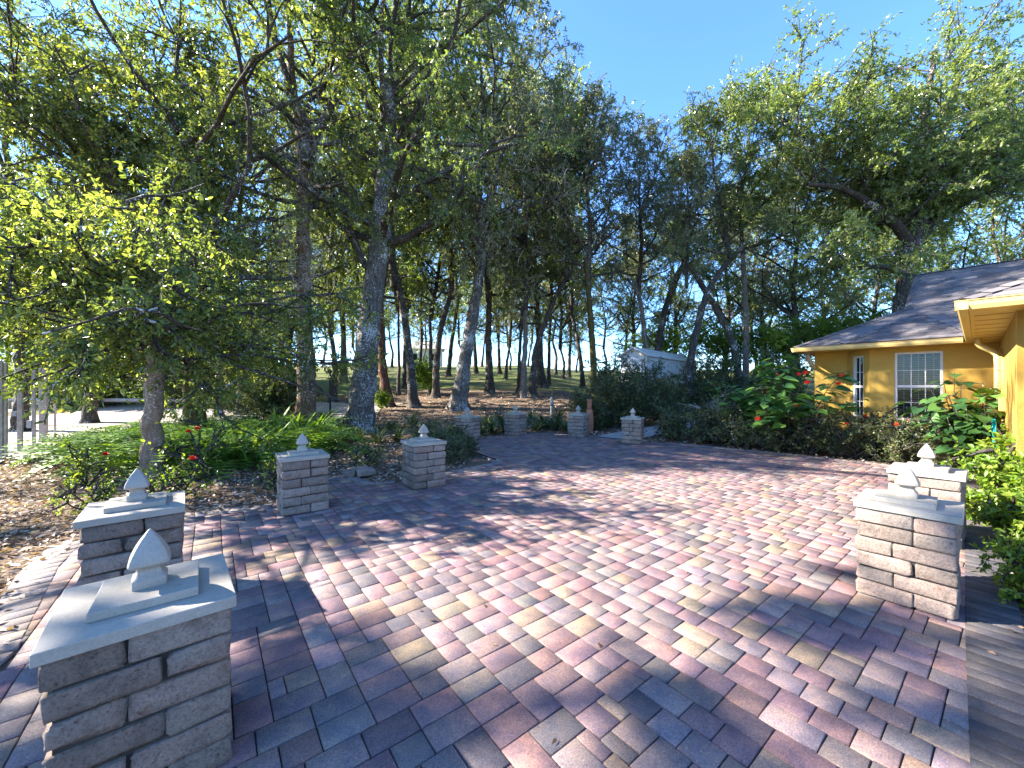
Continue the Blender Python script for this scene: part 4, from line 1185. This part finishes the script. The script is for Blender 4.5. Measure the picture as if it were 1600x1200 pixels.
# --- trees standing to the left of the picture; they shade the paving
for i, (x, y, ck, sc, zc) in enumerate(((-12.5, 1.4, 'sparse', 1.0, 2.6), (-16.5, 2.5, 'sparse', 1.0, 3.6))):
    b = Vector((x, y, float(terrain(x, y)) - .05)); rt = empty('shade_tree', b)
    tag(rt, ['tree nearest the left edge shading the front paving', 'second tree left of the picture shading the front paving'][i], 'tree', 'shade trees along the left side')
    put('trunk', trunk_mesh([(0, 0, 0), (.1, .1, zc * .5), (0, 0, zc + .2)], [.3, .24, .2], M['bark'], 200 + i), rt)
    put('limbs', CROWN[ck][0], rt, (0, 0, zc), i * 2.1, sc); put('crown', CROWN[ck][1], rt, (0, 0, zc), i * 2.1, sc)

# ------------------------------------------------------------------ plants
def blade_strips(rng, n, L, W, lean, k=5, base_r=.06):
    """arching strap leaves from one root: returns verts, quads"""
    az = rng.random(n) * 2 * math.pi; ln = L * (.6 + .6 * rng.random(n)); el = R(80) - R(lean) * rng.random(n)
    P = np.empty((n, k, 3)); P[:, 0] = np.stack([np.cos(az), np.sin(az), 0 * az], -1) * base_r * rng.random((n, 1))
    H = np.stack([np.cos(az), np.sin(az)], -1)
    for j in range(1, k):
        e = el - (j - 1) / (k - 1) * (R(50) + R(60) * rng.random(n))
        st = ln / (k - 1)
        P[:, j, :2] = P[:, j - 1, :2] + H * (np.cos(e) * st)[:, None]; P[:, j, 2] = P[:, j - 1, 2] + np.sin(e) * st
    S = np.stack([-np.sin(az), np.cos(az), 0 * az], -1)[:, None, :]
    w = W * (.7 + .6 * rng.random(n))[:, None] * np.array([.55, 1, .9, .6, .06])[None, :k] if k == 5 else W * np.ones((n, k))
    V = np.stack([P - S * w[..., None] / 2, P + S * w[..., None] / 2], 2).reshape(n, k * 2, 3)
    q = np.array([(2 * j, 2 * j + 1, 2 * j + 3, 2 * j + 2) for j in range(k - 1)])
    Q = (q[None] + (np.arange(n) * k * 2)[:, None, None]).reshape(-1, 4)
    return V.reshape(-1, 3), Q, np.repeat(rng.random(n), k - 1)

def fern_plant(rng, nf=11, L=.75):
    """arching fronds with paired leaflets"""
    Vs = []; Qs = []; o = 0; rd = []
    for i in range(nf):
        az = i * 2.399 + rng.random() * .5; ln = L * (.65 + .6 * rng.random()); el = R(70 - 35 * rng.random()); k = 16
        p = np.zeros(3); c, s = math.cos(az), math.sin(az); S = np.array([-s, c, 0])
        base = rng.random()
        for j in range(k):
            e = el - j / k * R(95)
            d = np.array([c * math.cos(e), s * math.cos(e), math.sin(e)]); p = p + d * ln / k
            if j < 2: continue
            w = .085 * L / .75 * math.sin(math.pi * min(1, (j + 1.5) / (k + .5))) ** .6
            nn = np.cross(S, d)
            for sg in (-1, 1):
                a = p; b = p + S * sg * w + d * .025 - nn * .01
                Vs += [a - d * .013, b - d * .004, b + d * .006, a + d * .015]; Qs.append((o, o + 1, o + 2, o + 3)); o += 4; rd.append(.6 * base + .4 * rng.random())
    return np.array(Vs), np.array(Qs), np.array(rd)

def scatter(protos, spots, rng):
    """merge rotated, scaled copies of prototype arrays: spots (x, y, z, scale)"""
    Vs, Qs, Rs, o = [], [], [], 0
    for (x, y, z, s) in spots:
        V, Q, rd = protos[rng.integers(len(protos))]
        a = rng.random() * 6.283; c, sn = math.cos(a), math.sin(a)
        W = np.stack([V[:, 0] * c - V[:, 1] * sn, V[:, 0] * sn + V[:, 1] * c, V[:, 2]], -1) * s + np.array([x, y, z])
        Vs.append(W); Qs.append(Q + o); o += len(V); Rs.append(np.clip(rd + rng.normal() * .12, 0, 1))
    return np.concatenate(Vs), np.concatenate(Qs), np.concatenate(Rs)

rg = np.random.default_rng(77)
BED = [Vector(p) for p in [(-9.5, 8.3), (-7.6, 7.3), (-6.5, 7.3), (-5.2, 7.7), (-4.55, 8.6), (-4.6, 10.2), (-5.6, 12), (-7, 13.6), (-10.5, 13.4), (-11.4, 11.4), (-10.7, 9.6)]]
spots = []
tries = 0
while len(spots) < 190 and tries < 9000:
    tries += 1
    p = (rg.uniform(-12, -4), rg.uniform(6.8, 14))
    if inside(p, BED) and all((p[0] - q[0]) ** 2 + (p[1] - q[1]) ** 2 > .1 for q in spots) and (p[0] + 6.37) ** 2 + (p[1] - 6.9) ** 2 > .2:
        spots.append((p[0], p[1], float(terrain(*p)), rg.uniform(1.35, 2.1)))
ferns = [fern_plant(rg) for _ in range(4)]
V, Q, rd = scatter(ferns, spots, rg)
tag(link(bpy.data.objects.new('fern_bed', mesh_np('fern_bed', V, Q, M['leaf_fern'], rnd=rd))), 'dense bed of dark green arching ferns round the left tree trunks', 'ferns', kind='stuff')

# strap-leaf clumps
STRAP = []
for i in range(4):
    V, Q, rd = blade_strips(np.random.default_rng(300 + i), 46, .85, .045, 48)
    STRAP.append(mesh_np('foliage', V, Q, M['leaf_strap'], rnd=rd))
STRAPB = []
for i in range(2):
    V, Q, rd = blade_strips(np.random.default_rng(320 + i), 50, .8, .05, 55)
    STRAPB.append(mesh_np('foliage', V, Q, M['leaf_fern'], rnd=rd))
def clump(px, py, sc, i, label, meshes, group, name='strap_leaf_plant'):
    Y = gz(px, py, 0)[1]
    for _ in range(6):
        x = (px - CX) / F * Y; Y = F * (CAMZ - float(terrain(x, Y))) / (py - CY)
    x = (px - CX) / F * Y
    o = bpy.data.objects.new(name, meshes[i % len(meshes)]); o.location = (x, Y, float(terrain(x, Y)) - .01); o.rotation_euler = (0, 0, i * 1.9); o.scale = (sc, sc, sc * random.uniform(.9, 1.15))
    link(o); tag(o, label, 'plant', group); return o
SG = 'dark strap-leaf plants behind the pillars'
cl = [(560, 690, 1.0), (592, 694, .95), (622, 690, 1.05), (652, 692, 1.0), (684, 696, 1.0), (610, 672, 1.1), (645, 668, 1.15), (676, 672, 1.05), (700, 684, 1.0), (752, 680, 1.1), (770, 678, 1.15), (788, 676, 1.1), (762, 668, 1.2), (838, 674, 1.1), (850, 670, 1.25), (868, 672, 1.2), (882, 674, 1.05), (830, 664, 1.2), (872, 662, 1.2), (784, 664, 1.2), (938, 673, 1.0), (950, 669, 1.05)]
STR = []
for i, (x, y, s) in enumerate(cl):
    w = 'between the lichen oak and the leftmost far pillar' if x < 710 else 'between the two left far pillars' if x < 800 else 'between the two middle far pillars' if x < 890 else 'between the two right far pillars'
    STR.append((x, y, s, i, w))
ORD = ['first', 'second', 'third', 'fourth', 'fifth', 'sixth', 'seventh', 'eighth', 'ninth', 'tenth', 'eleventh']
for (x, y, s, i, w) in STR:
    k = sorted(q[0] for q in STR if q[4] == w).index(x)
    clump(x, y, s * .95, i, ORD[k] + ' dark strap-leaf plant from the left ' + w, STRAP, SG)
GS = [(418, 712, 1.05), (446, 704, 1.1), (470, 698, 1.05), (490, 690, 1.0), (396, 722, .95), (500, 676, 1.0), (360, 726, 1.0), (430, 690, 1.1), (462, 684, 1.1), (320, 730, .9), (508, 664, .9)]
for i, (x, y, s) in enumerate(GS):
    clump(x, y, s * 1.4, i, ORD[sorted(q[0] for q in GS).index(x)] + ' glossy green strap-leaf plant from the left beside the fern bed', STRAPB, 'green strap-leaf plants beside the fern bed')
V, Q, rd = blade_strips(np.random.default_rng(340), 34, .8, .06, 40)
me = mesh_np('foliage', V, Q, M['leaf_red'], rnd=rd)
clump(452, 660, 1.5, 0, 'red-leaved upright plant beside the brown forked trunk', [me], None, 'red_leaf_plant')

# woody shrubs from the tree generator
def shrub_mesh(seed, h, spread, n1, n2, n3, m, ls, matleaf, kind='rhomb', droop=.05, e1=(15, 80), matw='bark', twig=.004):
    wood, lf, _ = grow(seed, [(0, 0, 0), (.02, 0, h * .25), (0, .02, h * .5)], .03, .015, n1, .0, spread, e1, n2, spread * .5, n3, spread * .3, m, ls, kind, droop, lambda t: .75 + .3 * t, .2, .05, twig, sides=(5, 4, 3))
    return mesh_np('stems', wood[0], wood[1], M[matw]), mesh_np('foliage', lf[0], lf[1], M[matleaf], rnd=lf[2])
def shrub(name, meshes, x, y, label, sc=1.0, group=None, rz=0, z=None, cat='shrub'):
    r_ = empty(name, (x, y, (float(terrain(x, y)) if z is None else z) - .01), rz)
    tag(r_, label, cat, group)
    s = sc if hasattr(sc, '__len__') else (sc, sc, sc)
    for nm, me in zip(('stems', 'foliage'), meshes): put(nm, me, r_, (0, 0, 0), 0, s)
    return r_
dense = [shrub_mesh(400 + i, 1.8, 1.5, 26, 8, 8, 14, .09, 'leaf_shrub') for i in range(2)]
shrub('dense_bush', dense[0], 4.3, 15.7, 'big dense dark bush behind the rightmost far pillar', 1.05)
shrub('dense_bush', dense[1], 6.0, 16.9, 'dense bush in front of the white shed', .88)
shrub('dense_bush', dense[0], 8.2, 19.6, 'dark bush at the right end of the white shed', .85, rz=2)
shrub('dense_bush', dense[1], 2.9, 14.6, 'small bush behind the clay chimney pot', .55, rz=1)
shrub('dense_bush', dense[0], 10.3, 20.0, 'dark bush behind the pale twiggy shrub', 1.15, rz=4)
shrub('dense_bush', dense[1], 12.5, 18.5, 'dark bush left of the house corner, behind the red flowers', 1.1, rz=3)
shrub('dense_bush', dense[1], -9.0, 14.6, 'rounded shrub behind the ferns, left of the brown trunk', .95, rz=5)
shrub('dense_bush', dense[0], -13.5, 19.5, 'dark shrub beyond the gravel drive', 1.1, rz=1)
shrub('dense_bush', dense[1], -17.5, 20.5, 'dark shrub beyond the drive, near the fence', 1.2, rz=2)
shrub('dense_bush', dense[0], -21.5, 20, 'dark shrub beyond the drive at the left edge', 1.3, rz=2.5)
sap = shrub_mesh(410, 2.4, 1.0, 12, 6, 7, 14, .12, 'leaf_bright')
shrub('sapling', sap, -5.9, 25.5, 'bright green sapling glowing in the grove', 1.0, cat='sapling')
shrub('sapling', sap, -6.3, 19.0, 'small yellowish sapling beside the reddish trunk', .45, rz=2, cat='sapling')

low = [shrub_mesh(420 + i, .55, .55, 12, 7, 6, 10, .042, 'leaf_shrub', droop=.0, twig=.003) for i in range(3)]
flower_v = []
def blossom_mesh(seed, r=.05):
    rng = np.random.default_rng(seed); n = 16
    az = np.arange(n) * 2.399; el = R(80) * (1 - np.arange(n) / n)
    D = np.stack([np.cos(az) * np.cos(el), np.sin(az) * np.cos(el), np.sin(el) + .1], -1)
    V, Q, rep = leaves(np.zeros((n, 3)), D, np.tile([0, 0, 1.0], (n, 1)) + D * .4, np.full(n, r), np.full(n, r * .9), 'leaf6')
    return mesh_np('blossom', V, Q, M['petal'], rnd=np.repeat(rng.random(n), rep))
BL = blossom_mesh(1)
bedpts = [(4.75, 11.55), (5.35, 10.95), (5.95, 10.35), (6.5, 9.75), (7.05, 9.2), (7.6, 8.65), (8.0, 7.9), (8.25, 7.35), (5.0, 12.3), (5.7, 11.6), (6.2, 11.2), (7.5, 9.5), (8.1, 8.8), (8.5, 8.2)]
pos_words = ['nearest the rightmost far pillar', 'second along the bed edge from the far pillars', 'third along the bed edge from the far pillars', 'in front of the big-leaved red-flowered shrub', 'below the narrow bay window', 'in front of the white riser pipe', 'below the big window', 'below the big window at the right',
             'behind the first of the bed, by the path', 'beside the pale twiggy shrub', 'behind the pale twiggy shrub', 'against the bay wall', 'against the window wall', 'at the wall near the downspout']
for i, (x, y) in enumerate(bedpts):
    s = .95 + .25 * ((i * 7) % 5) / 4
    r_ = shrub('low_shrub', low[i % 3], x, y, 'low dark shrub ' + pos_words[i], (s * 1.1, s * 1.1, s), 'low shrubs in the bed by the house', i * 1.3)
    for k in range((0, 0, 0, 1, 1, 2, 2, 1, 0, 0, 0, 2, 3, 2)[i]):
        b = put('blossom', BL, r_, (random.uniform(-.35, .35), random.uniform(-.35, .2), s * random.uniform(.62, .85)), random.random() * 6, random.uniform(.9, 1.5))
for i, (x, y, s) in enumerate(((-1.0, 8.9, .6), (-1.25, 8.2, .65), (-1.6, 9.4, .7), (-1.5, 10.3, .7), (-1.9, 8.4, .7), (-2.2, 9.6, .8), (-1.9, 7.6, .6))):
    shrub('low_shrub', low[i % 3], x, y, ('at the tip of the wedge bed', 'near the front of the wedge bed', 'in the middle of the wedge bed', 'at the back of the wedge bed near the far pillar', 'on the left front of the wedge bed', 'on the left middle of the wedge bed', 'close behind the fourth pillar')[i].join(('low groundcover shrub ', '')), s, 'groundcover shrubs in the wedge bed', i * 2.2)
rose = [shrub_mesh(440 + i, .5, .5, 7, 5, 4, 6, .05, 'leaf_bright', droop=.0, twig=.0035) for i in range(2)]
for i, (x, y, s, nb, lb) in enumerate(((-5.55, 6.75, 1.25, 2, 'sparse rose bush with red bloom beside the spotted trunk'), (-4.75, 5.6, .9, 1, 'small rose bush with red bloom between second and third pillars'), (-6.75, 6.2, .9, 1, 'small red rose bush at the left of the spotted trunk'),
                                       (-3.7, 6.1, .8, 0, 'small leafy bush on the left of the third pillar'), (-5.3, 4.9, .7, 0, 'small weedy bush behind the second pillar'), (-5.6, 3.9, .6, 0, 'weedy sprig on the litter at the left edge'), (-4.2, 2.95, .42, 0, 'green sprig by the paving edge at far left'), (-2.9, 7.9, .8, 0, 'sparse bush behind the loose block stack'))):
    r_ = shrub('rose_bush', rose[i % 2], x, y, lb, s, 'sparse rose bushes on the left', i * 1.1)
    for k in range(nb): put('blossom', BL, r_, (random.uniform(-.2, .25), random.uniform(-.3, 0), s * random.uniform(.5, .75)), k, 1.3)
# pale twiggy shrub
tw = shrub_mesh(450, .9, .75, 16, 6, 6, 3, .05, 'leaf_near', matw='dead_twig', twig=.007)
shrub('twiggy_shrub', tw, 6.3, 11.6, 'pale bare-twigged shrub with a few yellowish leaves', 1.15)
# bright lime shrubs at the right
lime = [shrub_mesh(460 + i, .7, .62, 18, 8, 6, 9, .078, 'leaf_lime', 'leaf6', .1, twig=.004) for i in range(2)]
shrub('lime_shrub', lime[0], 5.95, 4.55, 'bright lime green shrub beside the sunlit right pillar', 1.0, 'lime green shrubs at the right')
shrub('lime_shrub', lime[1], 6.75, 5.15, 'bright lime green shrub below the teal hose', .9, 'lime green shrubs at the right', 1)
shrub('lime_shrub', lime[1], 5.15, 3.75, 'lime green shrub at the right edge behind the near pillar', .72, 'lime green shrubs at the right', 2)
shrub('lime_shrub', lime[0], 3.95, 2.78, 'small green shrub at the right edge overhanging the dark border', .55, 'lime green shrubs at the right', 3)

# big-leaved shrubs
def bigleaf(seed, h, w, n, ll):
    rng = np.random.default_rng(seed)
    ns = 22
    az = rng.random(ns) * 6.283; el = R(35) + R(50) * rng.random(ns); D = np.stack([np.cos(az) * np.cos(el) * w / h * 1.3, np.sin(az) * np.cos(el) * w / h * 1.3, np.sin(el)], -1)
    P, _ = paths(rng, np.stack([rng.normal(size=ns) * .06, rng.normal(size=ns) * .06, 0 * az], -1), D, h * (.65 + .5 * rng.random(ns)), 6, .12, .03)
    wood = tubes(P, np.linspace(.016, .005, 6)[None] * np.ones((ns, 1)), 5)
    i = np.repeat(np.arange(ns), n); f = .35 + .65 * rng.random(len(i)); B = along(P[i], f); m = len(i)
    a = rng.random(m) * 6.283; d = np.stack([np.cos(a), np.sin(a), -.12 - .3 * rng.random(m)], -1)
    pet, _ = paths(rng, B, d + np.array([0, 0, .5]), .08 + .12 * rng.random(m), 3, .05, -.1)
    L = ll * (.6 + .7 * rng.random(m))[:, None]; T = nrm(d); S = nrm(np.cross(T, np.array([[0, 0, 1.0]]) + rng.normal(size=(m, 3)) * .25)); Un = np.cross(S, T)
    b = pet[:, -1]
    out = [(0, 0, 0), (-.12, .28, .03), (.12, .46, .05), (.45, .4, .03), (.78, .17, -.03), (1.05, 0, -.12), (.78, -.17, -.03), (.45, -.4, .03), (.12, -.46, .05), (-.12, -.28, .03), (.45, 0, -.03)]
    V = np.stack([b + T * L * x + S * L * y + Un * L * z for x, y, z in out], 1)
    q = np.array([(0, 1, 2, 10), (10, 2, 3, 4), (10, 4, 5, 6), (10, 6, 7, 8), (10, 8, 9, 0)])
    Q = (q[None] + (np.arange(m) * 11)[:, None, None]).reshape(-1, 4)
    ww = join([wood, tubes(pet, np.full((m, 3), .004), 3)])
    return mesh_np('stems', ww[0], ww[1], M['bark']), mesh_np('foliage', V.reshape(-1, 3), Q, M['leaf_big'], rnd=np.repeat(rng.random(m), 5), smooth_shade=True)
bgA = bigleaf(500, 1.95, 1.6, 36, .2)
r_ = shrub('broadleaf_shrub', bgA, 7.0, 10.05, 'large heart-leaved shrub with orange-red flowers at the house corner', (1.2, 1.2, 1.12))
for k in range(9):
    a = random.random() * 6.28; q = random.uniform(.3, 1.1)
    put('blossom', BL, r_, (q * math.cos(a) - .2, q * math.sin(a) - .3, random.uniform(.8, 1.95)), a, random.uniform(1.2, 2.2))
bgB = bigleaf(501, 1.5, .6, 16, .22)
shrub('broadleaf_shrub', bgB, 8.2, 6.95, 'heart-leaved shrub beside the downspout and the big window', (.85, .85, 1.2))

# leaf litter on the beds, and a few leaves on the paving
def litter(n, box, seed, size, avoid=True):
    rng = np.random.default_rng(seed); x = box[0] + (box[1] - box[0]) * rng.random(n); y = box[2] + (box[3] - box[2]) * rng.random(n) ** 1.2
    ok = np.array([not inside((a, b), EDGE) for a, b in zip(x, y)]); x, y = x[ok], y[ok]; m = len(x)
    P = np.stack([x, y, terrain(x, y) + .006 + .035 * rng.random(m)], -1)
    a = rng.random(m) * 6.283; D = np.stack([np.cos(a), np.sin(a), rng.normal(size=m) * .3], -1); Nn = np.array([[0, 0, 1.0]]) + rng.normal(size=(m, 3)) * .45
    L = size * (.5 + .9 * rng.random(m))
    V, Q, rep = leaves(P, D, Nn, L, L * .42)
    return V, Q, rng.random(m)
for nm, args, lb in (('leaf_litter', (42000, (-11, -1.0, 1.6, 11.5), 1, .07), 'pale dry leaf litter on the left beds'), ('leaf_litter', (9000, (3.0, 10, 2.2, 13.5), 2, .065), 'dry leaf litter in the bed before the house'), ('leaf_litter', (16000, (-12, 9, 11.5, 26), 3, .11), 'dry leaves strewn under the grove')):
    V, Q, rd = litter(*args)
    tag(link(bpy.data.objects.new(nm, mesh_np(nm, V, Q, M['leaf_litter'], rnd=rd))), lb, 'litter', kind='stuff')
rng = np.random.default_rng(9); n = 150
x = rng.uniform(-3.5, 6.5, n); y = rng.uniform(1.6, 11, n); ok = np.array([inside((a, b), EDGE) for a, b in zip(x, y)]); x, y = x[ok], y[ok]; n = len(x)
a = rng.random(n) * 6.28; L = .03 + .035 * rng.random(n)
V, Q, rep = leaves(np.stack([x, y, np.full(n, PAT + .006)], -1), np.stack([np.cos(a), np.sin(a), .12 * rng.normal(size=n)], -1), np.array([[0, 0, 1.0]]) + rng.normal(size=(n, 3)) * .3, L, L * .4)
tag(link(bpy.data.objects.new('fallen_leaves', mesh_np('fallen_leaves', V, Q, M['leaf_litter'], rnd=rng.random(n) * .45))), 'few small dry leaves lying on the paving', 'leaves', kind='stuff')

# ------------------------------------------------------------------ small things
def at_ground(px, py):
    Y = gz(px, max(py, CY + 4), 0)[1]
    for _ in range(12):
        x = (px - CX) / F * Y; Y = .5 * Y + .5 * F * (CAMZ - float(terrain(x, Y))) / (py - CY)
    x = (px - CX) / F * Y
    return Vector((x, Y, float(terrain(x, Y))))
# wire fence with timber posts at the left edge
fp = [gz(7, 717, 0), gz(31.5, 707, 0), gz(53, 699, 0), gz(68, 692, 0), gz(86, 686, 0)]
fp = [(-10.75, 8.2)] + [p for p in fp]
fence = empty('wire_fence', (*fp[0], 0)); tag(fence, 'weathered timber post and wire fence at the left edge', 'fence')
o0 = Vector((*fp[0], 0))
for i, p in enumerate(fp):
    w = (.08, .085, .085, .065, .15, .05)[i]; h = (2.2, 2.2, 2.2, 2.1, 2.2, 1.15)[i]
    q = Vector((*p, float(terrain(*p)))) - o0
    po = MB().box((0, 0, h / 2 - .05), (w, w, h), R(38)).build('post', M['post_wood'], fence, bevel=.008, loc=q)
    if i in (1, 2, 3):
        MB().box((-w * .9, -.02, (.35, .4, .95, .62)[i]), (.13, .09, (.1, .1, .12, .2)[i])).build('control_box', M['box_grey'], po, bevel=.006)
for k, z in enumerate((.12, .45, .8, 1.15, 1.5, 1.85)):
    pts = [Vector((*p, float(terrain(*p)) + z - (.0 if i < 5 else max(0, z - 1.0)))) - o0 for i, p in enumerate(fp)]
    MB().tube([tuple(p) for p in pts], .004, 4).build('wire', M['wire'], fence)
pts = [tuple(Vector((p[0] + .25, p[1] - .25, float(terrain(*p)) + .03)) - o0) for p in fp]
MB().tube(pts, .025, 6).build('bottom_rail', M['post_wood'], fence)
# horizontal timber rail beyond the drive
rl = empty('timber_rail', (-17, 19.3, float(terrain(-17, 19.3)))); tag(rl, 'low horizontal timber rail on the far side of the gravel drive', 'rail')
MB().tube([(-9, .4, .45), (-3, .1, .47), (3.4, 0, .42)], .1, 9).build('rail', M['post_wood'], rl, True)
for x in (-8, -4, 0, 3.2): MB().box((x, .1, .2), (.12, .12, .5)).build('post', M['post_wood'], rl)
# dark post between the brown and lichen trees
p = Vector((*Vector(wp(516, 640, 15.0))[:2], 0)); p.z = float(terrain(p.x, p.y))
lp = empty('garden_post', p); tag(lp, 'slim dark post with small top between the brown and lichen trunks', 'post')
MB().tube([(0, 0, -.05), (0, 0, 2.05)], .038, 8).build('post', M['black_metal'], lp)
MB().lathe([(.07, 2.05), (.075, 2.09), (.03, 2.15), (.008, 2.22)], 12).build('top', M['black_metal'], lp)
MB().box((0, 0, 1.82), (.3, .035, .04)).build('crossbar', M['black_metal'], lp)
# clay bowl beside the lichen oak
p = at_ground(518, 677)
bw = empty('clay_bowl', p); tag(bw, 'shallow terracotta bowl on the litter left of the lichen oak', 'pot')
MB().lathe([(.15, 0), (.17, .02), (.24, .2), (.27, .21), (.27, .25), (.24, .25), (.22, .2), (.02, .19)], 24).build('bowl', M['terracotta'], bw, True)
MB().lathe([(.22, .19), (.2, .215), (.01, .225)], 16).build('soil', M['soil'], bw)
# clay chimney pot behind the third far pillar
p = Vector((*wp(921, 640, 13.3)[:2], 0)); p.z = float(terrain(p.x, p.y))
cp_ = empty('clay_chimney_pot', p); tag(cp_, 'tall terracotta chimney pot standing behind the third far pillar', 'pot')
MB().lathe([(.12, 0), (.125, .05), (.11, .1), (.13, .2), (.135, .5), (.12, .74), (.09, .84)], 22).build('body', M['terracotta'], cp_, True)
MB().lathe([(.085, .83), (.075, .95), (.085, 1.1), (.1, 1.13), (.1, 1.17), (.07, 1.17)], 20).build('neck', M['terracotta'], cp_, True)
# stone ornament behind the strap-leaf plants
p = Vector((*wp(862, 640, 16.5)[:2], 0)); p.z = float(terrain(p.x, p.y))
so = empty('stone_ornament', p); tag(so, 'small grey stone garden ornament behind the middle far pillars', 'ornament')
MB().lathe([(.1, 0), (.1, .08), (.07, .12), (.06, .5), (.08, .56)], 16).build('pedestal', M['stone_grey'], so, True)
MB().lathe([(.06, .56), (.085, .66), (.08, .75), (.05, .8), (.06, .86), (.055, .91), (.01, .96)], 16).build('figure', M['stone_grey'], so, True)
# teal hose coiled on the wing wall
hs_l = house.matrix_basis @ Vector((3.36, -2.0, .95))
hz = empty('garden_hose', hs_l, R(-50)); tag(hz, 'coiled teal garden hose hanging on the yellow wall at right', 'hose')
for k in range(7):
    a = []
    for i in range(21):
        t = math.pi * 2 * i / 20; r = .13 + .012 * (k % 3)
        a.append((-.05 - .012 * (k % 2) - .01 * k * .3, (k - 3) * .035 + r * .75 * math.sin(t), -.2 + (.25 + .02 * (k % 3)) * math.cos(t)))
    MB().tube(a, .0125, 6).build('coil', M['hose'], hz, True)
MB().tube([(.055, 0, .02), (-.12, 0, .03), (-.14, 0, .09)], .018, 6).build('hanger', M['black_metal'], hz)
# white riser pipe in front of the bay
q = house.matrix_basis @ Vector((1.5, .2, 0)); q.z = 0
rp = empty('riser_pipe', q); tag(rp, 'thin white riser pipe with dark tip in front of the bay wall', 'pipe')
MB().tube([(0, 0, -.02), (0, 0, .98)], .016, 8).build('pipe', M['white_paint'], rp)
MB().lathe([(.022, .98), (.024, 1.03), (.012, 1.045)], 10).build('tip', M['black_metal'], rp)
# white shed behind the bush
n0 = Vector(wp(1012, 600, 20.5)); f0_ = Vector(wp(1088, 600, 26.5))
d = Vector((f0_.x - n0.x, f0_.y - n0.y, 0)); Ls = d.length; ang = math.atan2(d.y, d.x)
gs = float(terrain(n0.x, n0.y)) - .25
sh = empty('white_shed', (n0.x, n0.y, gs), ang); tag(sh, 'low white shed half hidden behind the big bush', 'shed')
hh = CAMZ + (CY - 556) / F * 20.5 - gs; W_ = 1.5
def sid(x0, x1, y0, y1, z0, z1): return MB().bounds((x0, y0, z0), (x1, y1, z1))
nb = 14
for k in range(nb):
    z0, z1 = k * hh / nb, (k + 1) * hh / nb
    MB().add([(0, -.03, z0), (Ls, -.03, z0), (Ls, 0, z1), (0, 0, z1), (0, .02, z0), (Ls, .02, z0)], [(0, 1, 2, 3), (1, 0, 4, 5)]).build('siding_board', M['far_wall'], sh)
    MB().add([(-.03, W_, z0), (-.03, 0, z0), (0, 0, z1), (0, W_, z1), (.02, W_, z0), (.02, 0, z0)], [(0, 1, 2, 3), (1, 0, 4, 5)]).build('siding_board', M['far_wall'], sh)
sid(.01, Ls, .03, W_, 0, hh).build('wall', M['far_wall'], sh)
MB().add([(-.01, 0, hh), (-.01, W_, hh), (-.01, W_ / 2, hh + .42), (Ls, 0, hh), (Ls, W_, hh), (Ls, W_ / 2, hh + .42)], [(0, 2, 1), (3, 4, 5), (0, 3, 5, 2), (1, 2, 5, 4)]).build('gable', M['far_wall'], sh)
for sg in (0, 1):
    y0, y1 = (-.15, W_ / 2) if sg == 0 else (W_ + .15, W_ / 2)
    z0 = hh - .04
    MB().add([(-.2, y0, z0), (Ls + .2, y0, z0), (Ls + .2, y1, hh + .45), (-.2, y1, hh + .45), (-.2, y0, z0 + .07), (Ls + .2, y0, z0 + .07), (Ls + .2, y1, hh + .52), (-.2, y1, hh + .52)],
             [(0, 1, 2, 3), (7, 6, 5, 4), (0, 4, 5, 1), (0, 3, 7, 4), (1, 5, 6, 2)]).build('roof_panel', M['white_paint'], sh)
sid(-.05, -.035, .35, 1.15, .05, 1.95).build('door', M['white_paint'], sh)
# far pale house beyond the lawn
fh_p = Vector((*wp(664, 575, 72)[:2], 0)); fh_p.z = float(terrain(fh_p.x, fh_p.y)) - .2
fh = empty('far_house', fh_p, R(12)); tag(fh, 'distant pale house with grey roof seen between grove trunks', 'house')
MB().bounds((-3.2, 0, 0), (3.2, 6, 3.9)).build('wall', M['far_wall'], fh)
MB().add([(-3.7, -.5, 3.8), (3.7, -.5, 3.8), (3.7, 6.5, 3.8), (-3.7, 6.5, 3.8), (-1.5, 3, 5.6), (1.5, 3, 5.6)], [(0, 1, 5, 4), (1, 2, 5), (2, 3, 4, 5), (3, 0, 4), (3, 2, 1, 0)]).build('roof', M['far_roof'], fh)
for x in (-1.8, 1.2):
    w_ = MB().bounds((x - .5, -.04, 1.6), (x + .5, .02, 3.0)).build('window', M['white_paint'], fh)
    MB().bounds((x - .42, -.06, 1.68), (x + .42, -.045, 2.92)).build('pane', M['dark_room'], w_)
# far picnic table on the lawn
pt_p = Vector((*wp(516, 575, 52)[:2], 0)); pt_p.z = float(terrain(pt_p.x, pt_p.y))
pt = empty('picnic_table', pt_p, .3); tag(pt, 'distant dark picnic table on the sunny lawn', 'table')
for y in (-.3, -.1, .1, .3): MB().box((0, y, .76), (1.9, .18, .04)).build('top_board', M['post_wood'], pt)
for y in (-.75, .75): MB().box((0, y, .45), (1.9, .28, .04)).build('seat', M['post_wood'], pt)
for x in (-.7, .7):
    for sg in (-1, 1):
        MB().tube([(x, .2 * sg, .74), (x, .7 * sg, 0)], .05, 4).build('leg', M['post_wood'], pt)
    MB().box((x, 0, .42), (.08, 1.6, .09)).build('brace', M['post_wood'], pt)
# black edging pipe at the tip of the wedge bed
tag(MB().tube([(-.35, 8.35, PAT + .03), (-.7, 8.95, PAT + .03), (-1.0, 9.5, PAT + .02), (-1.25, 10.1, .03)], .016, 6).build('edging_pipe', M['black_metal']), 'thin black pipe lying along the edge of the wedge bed', 'pipe')
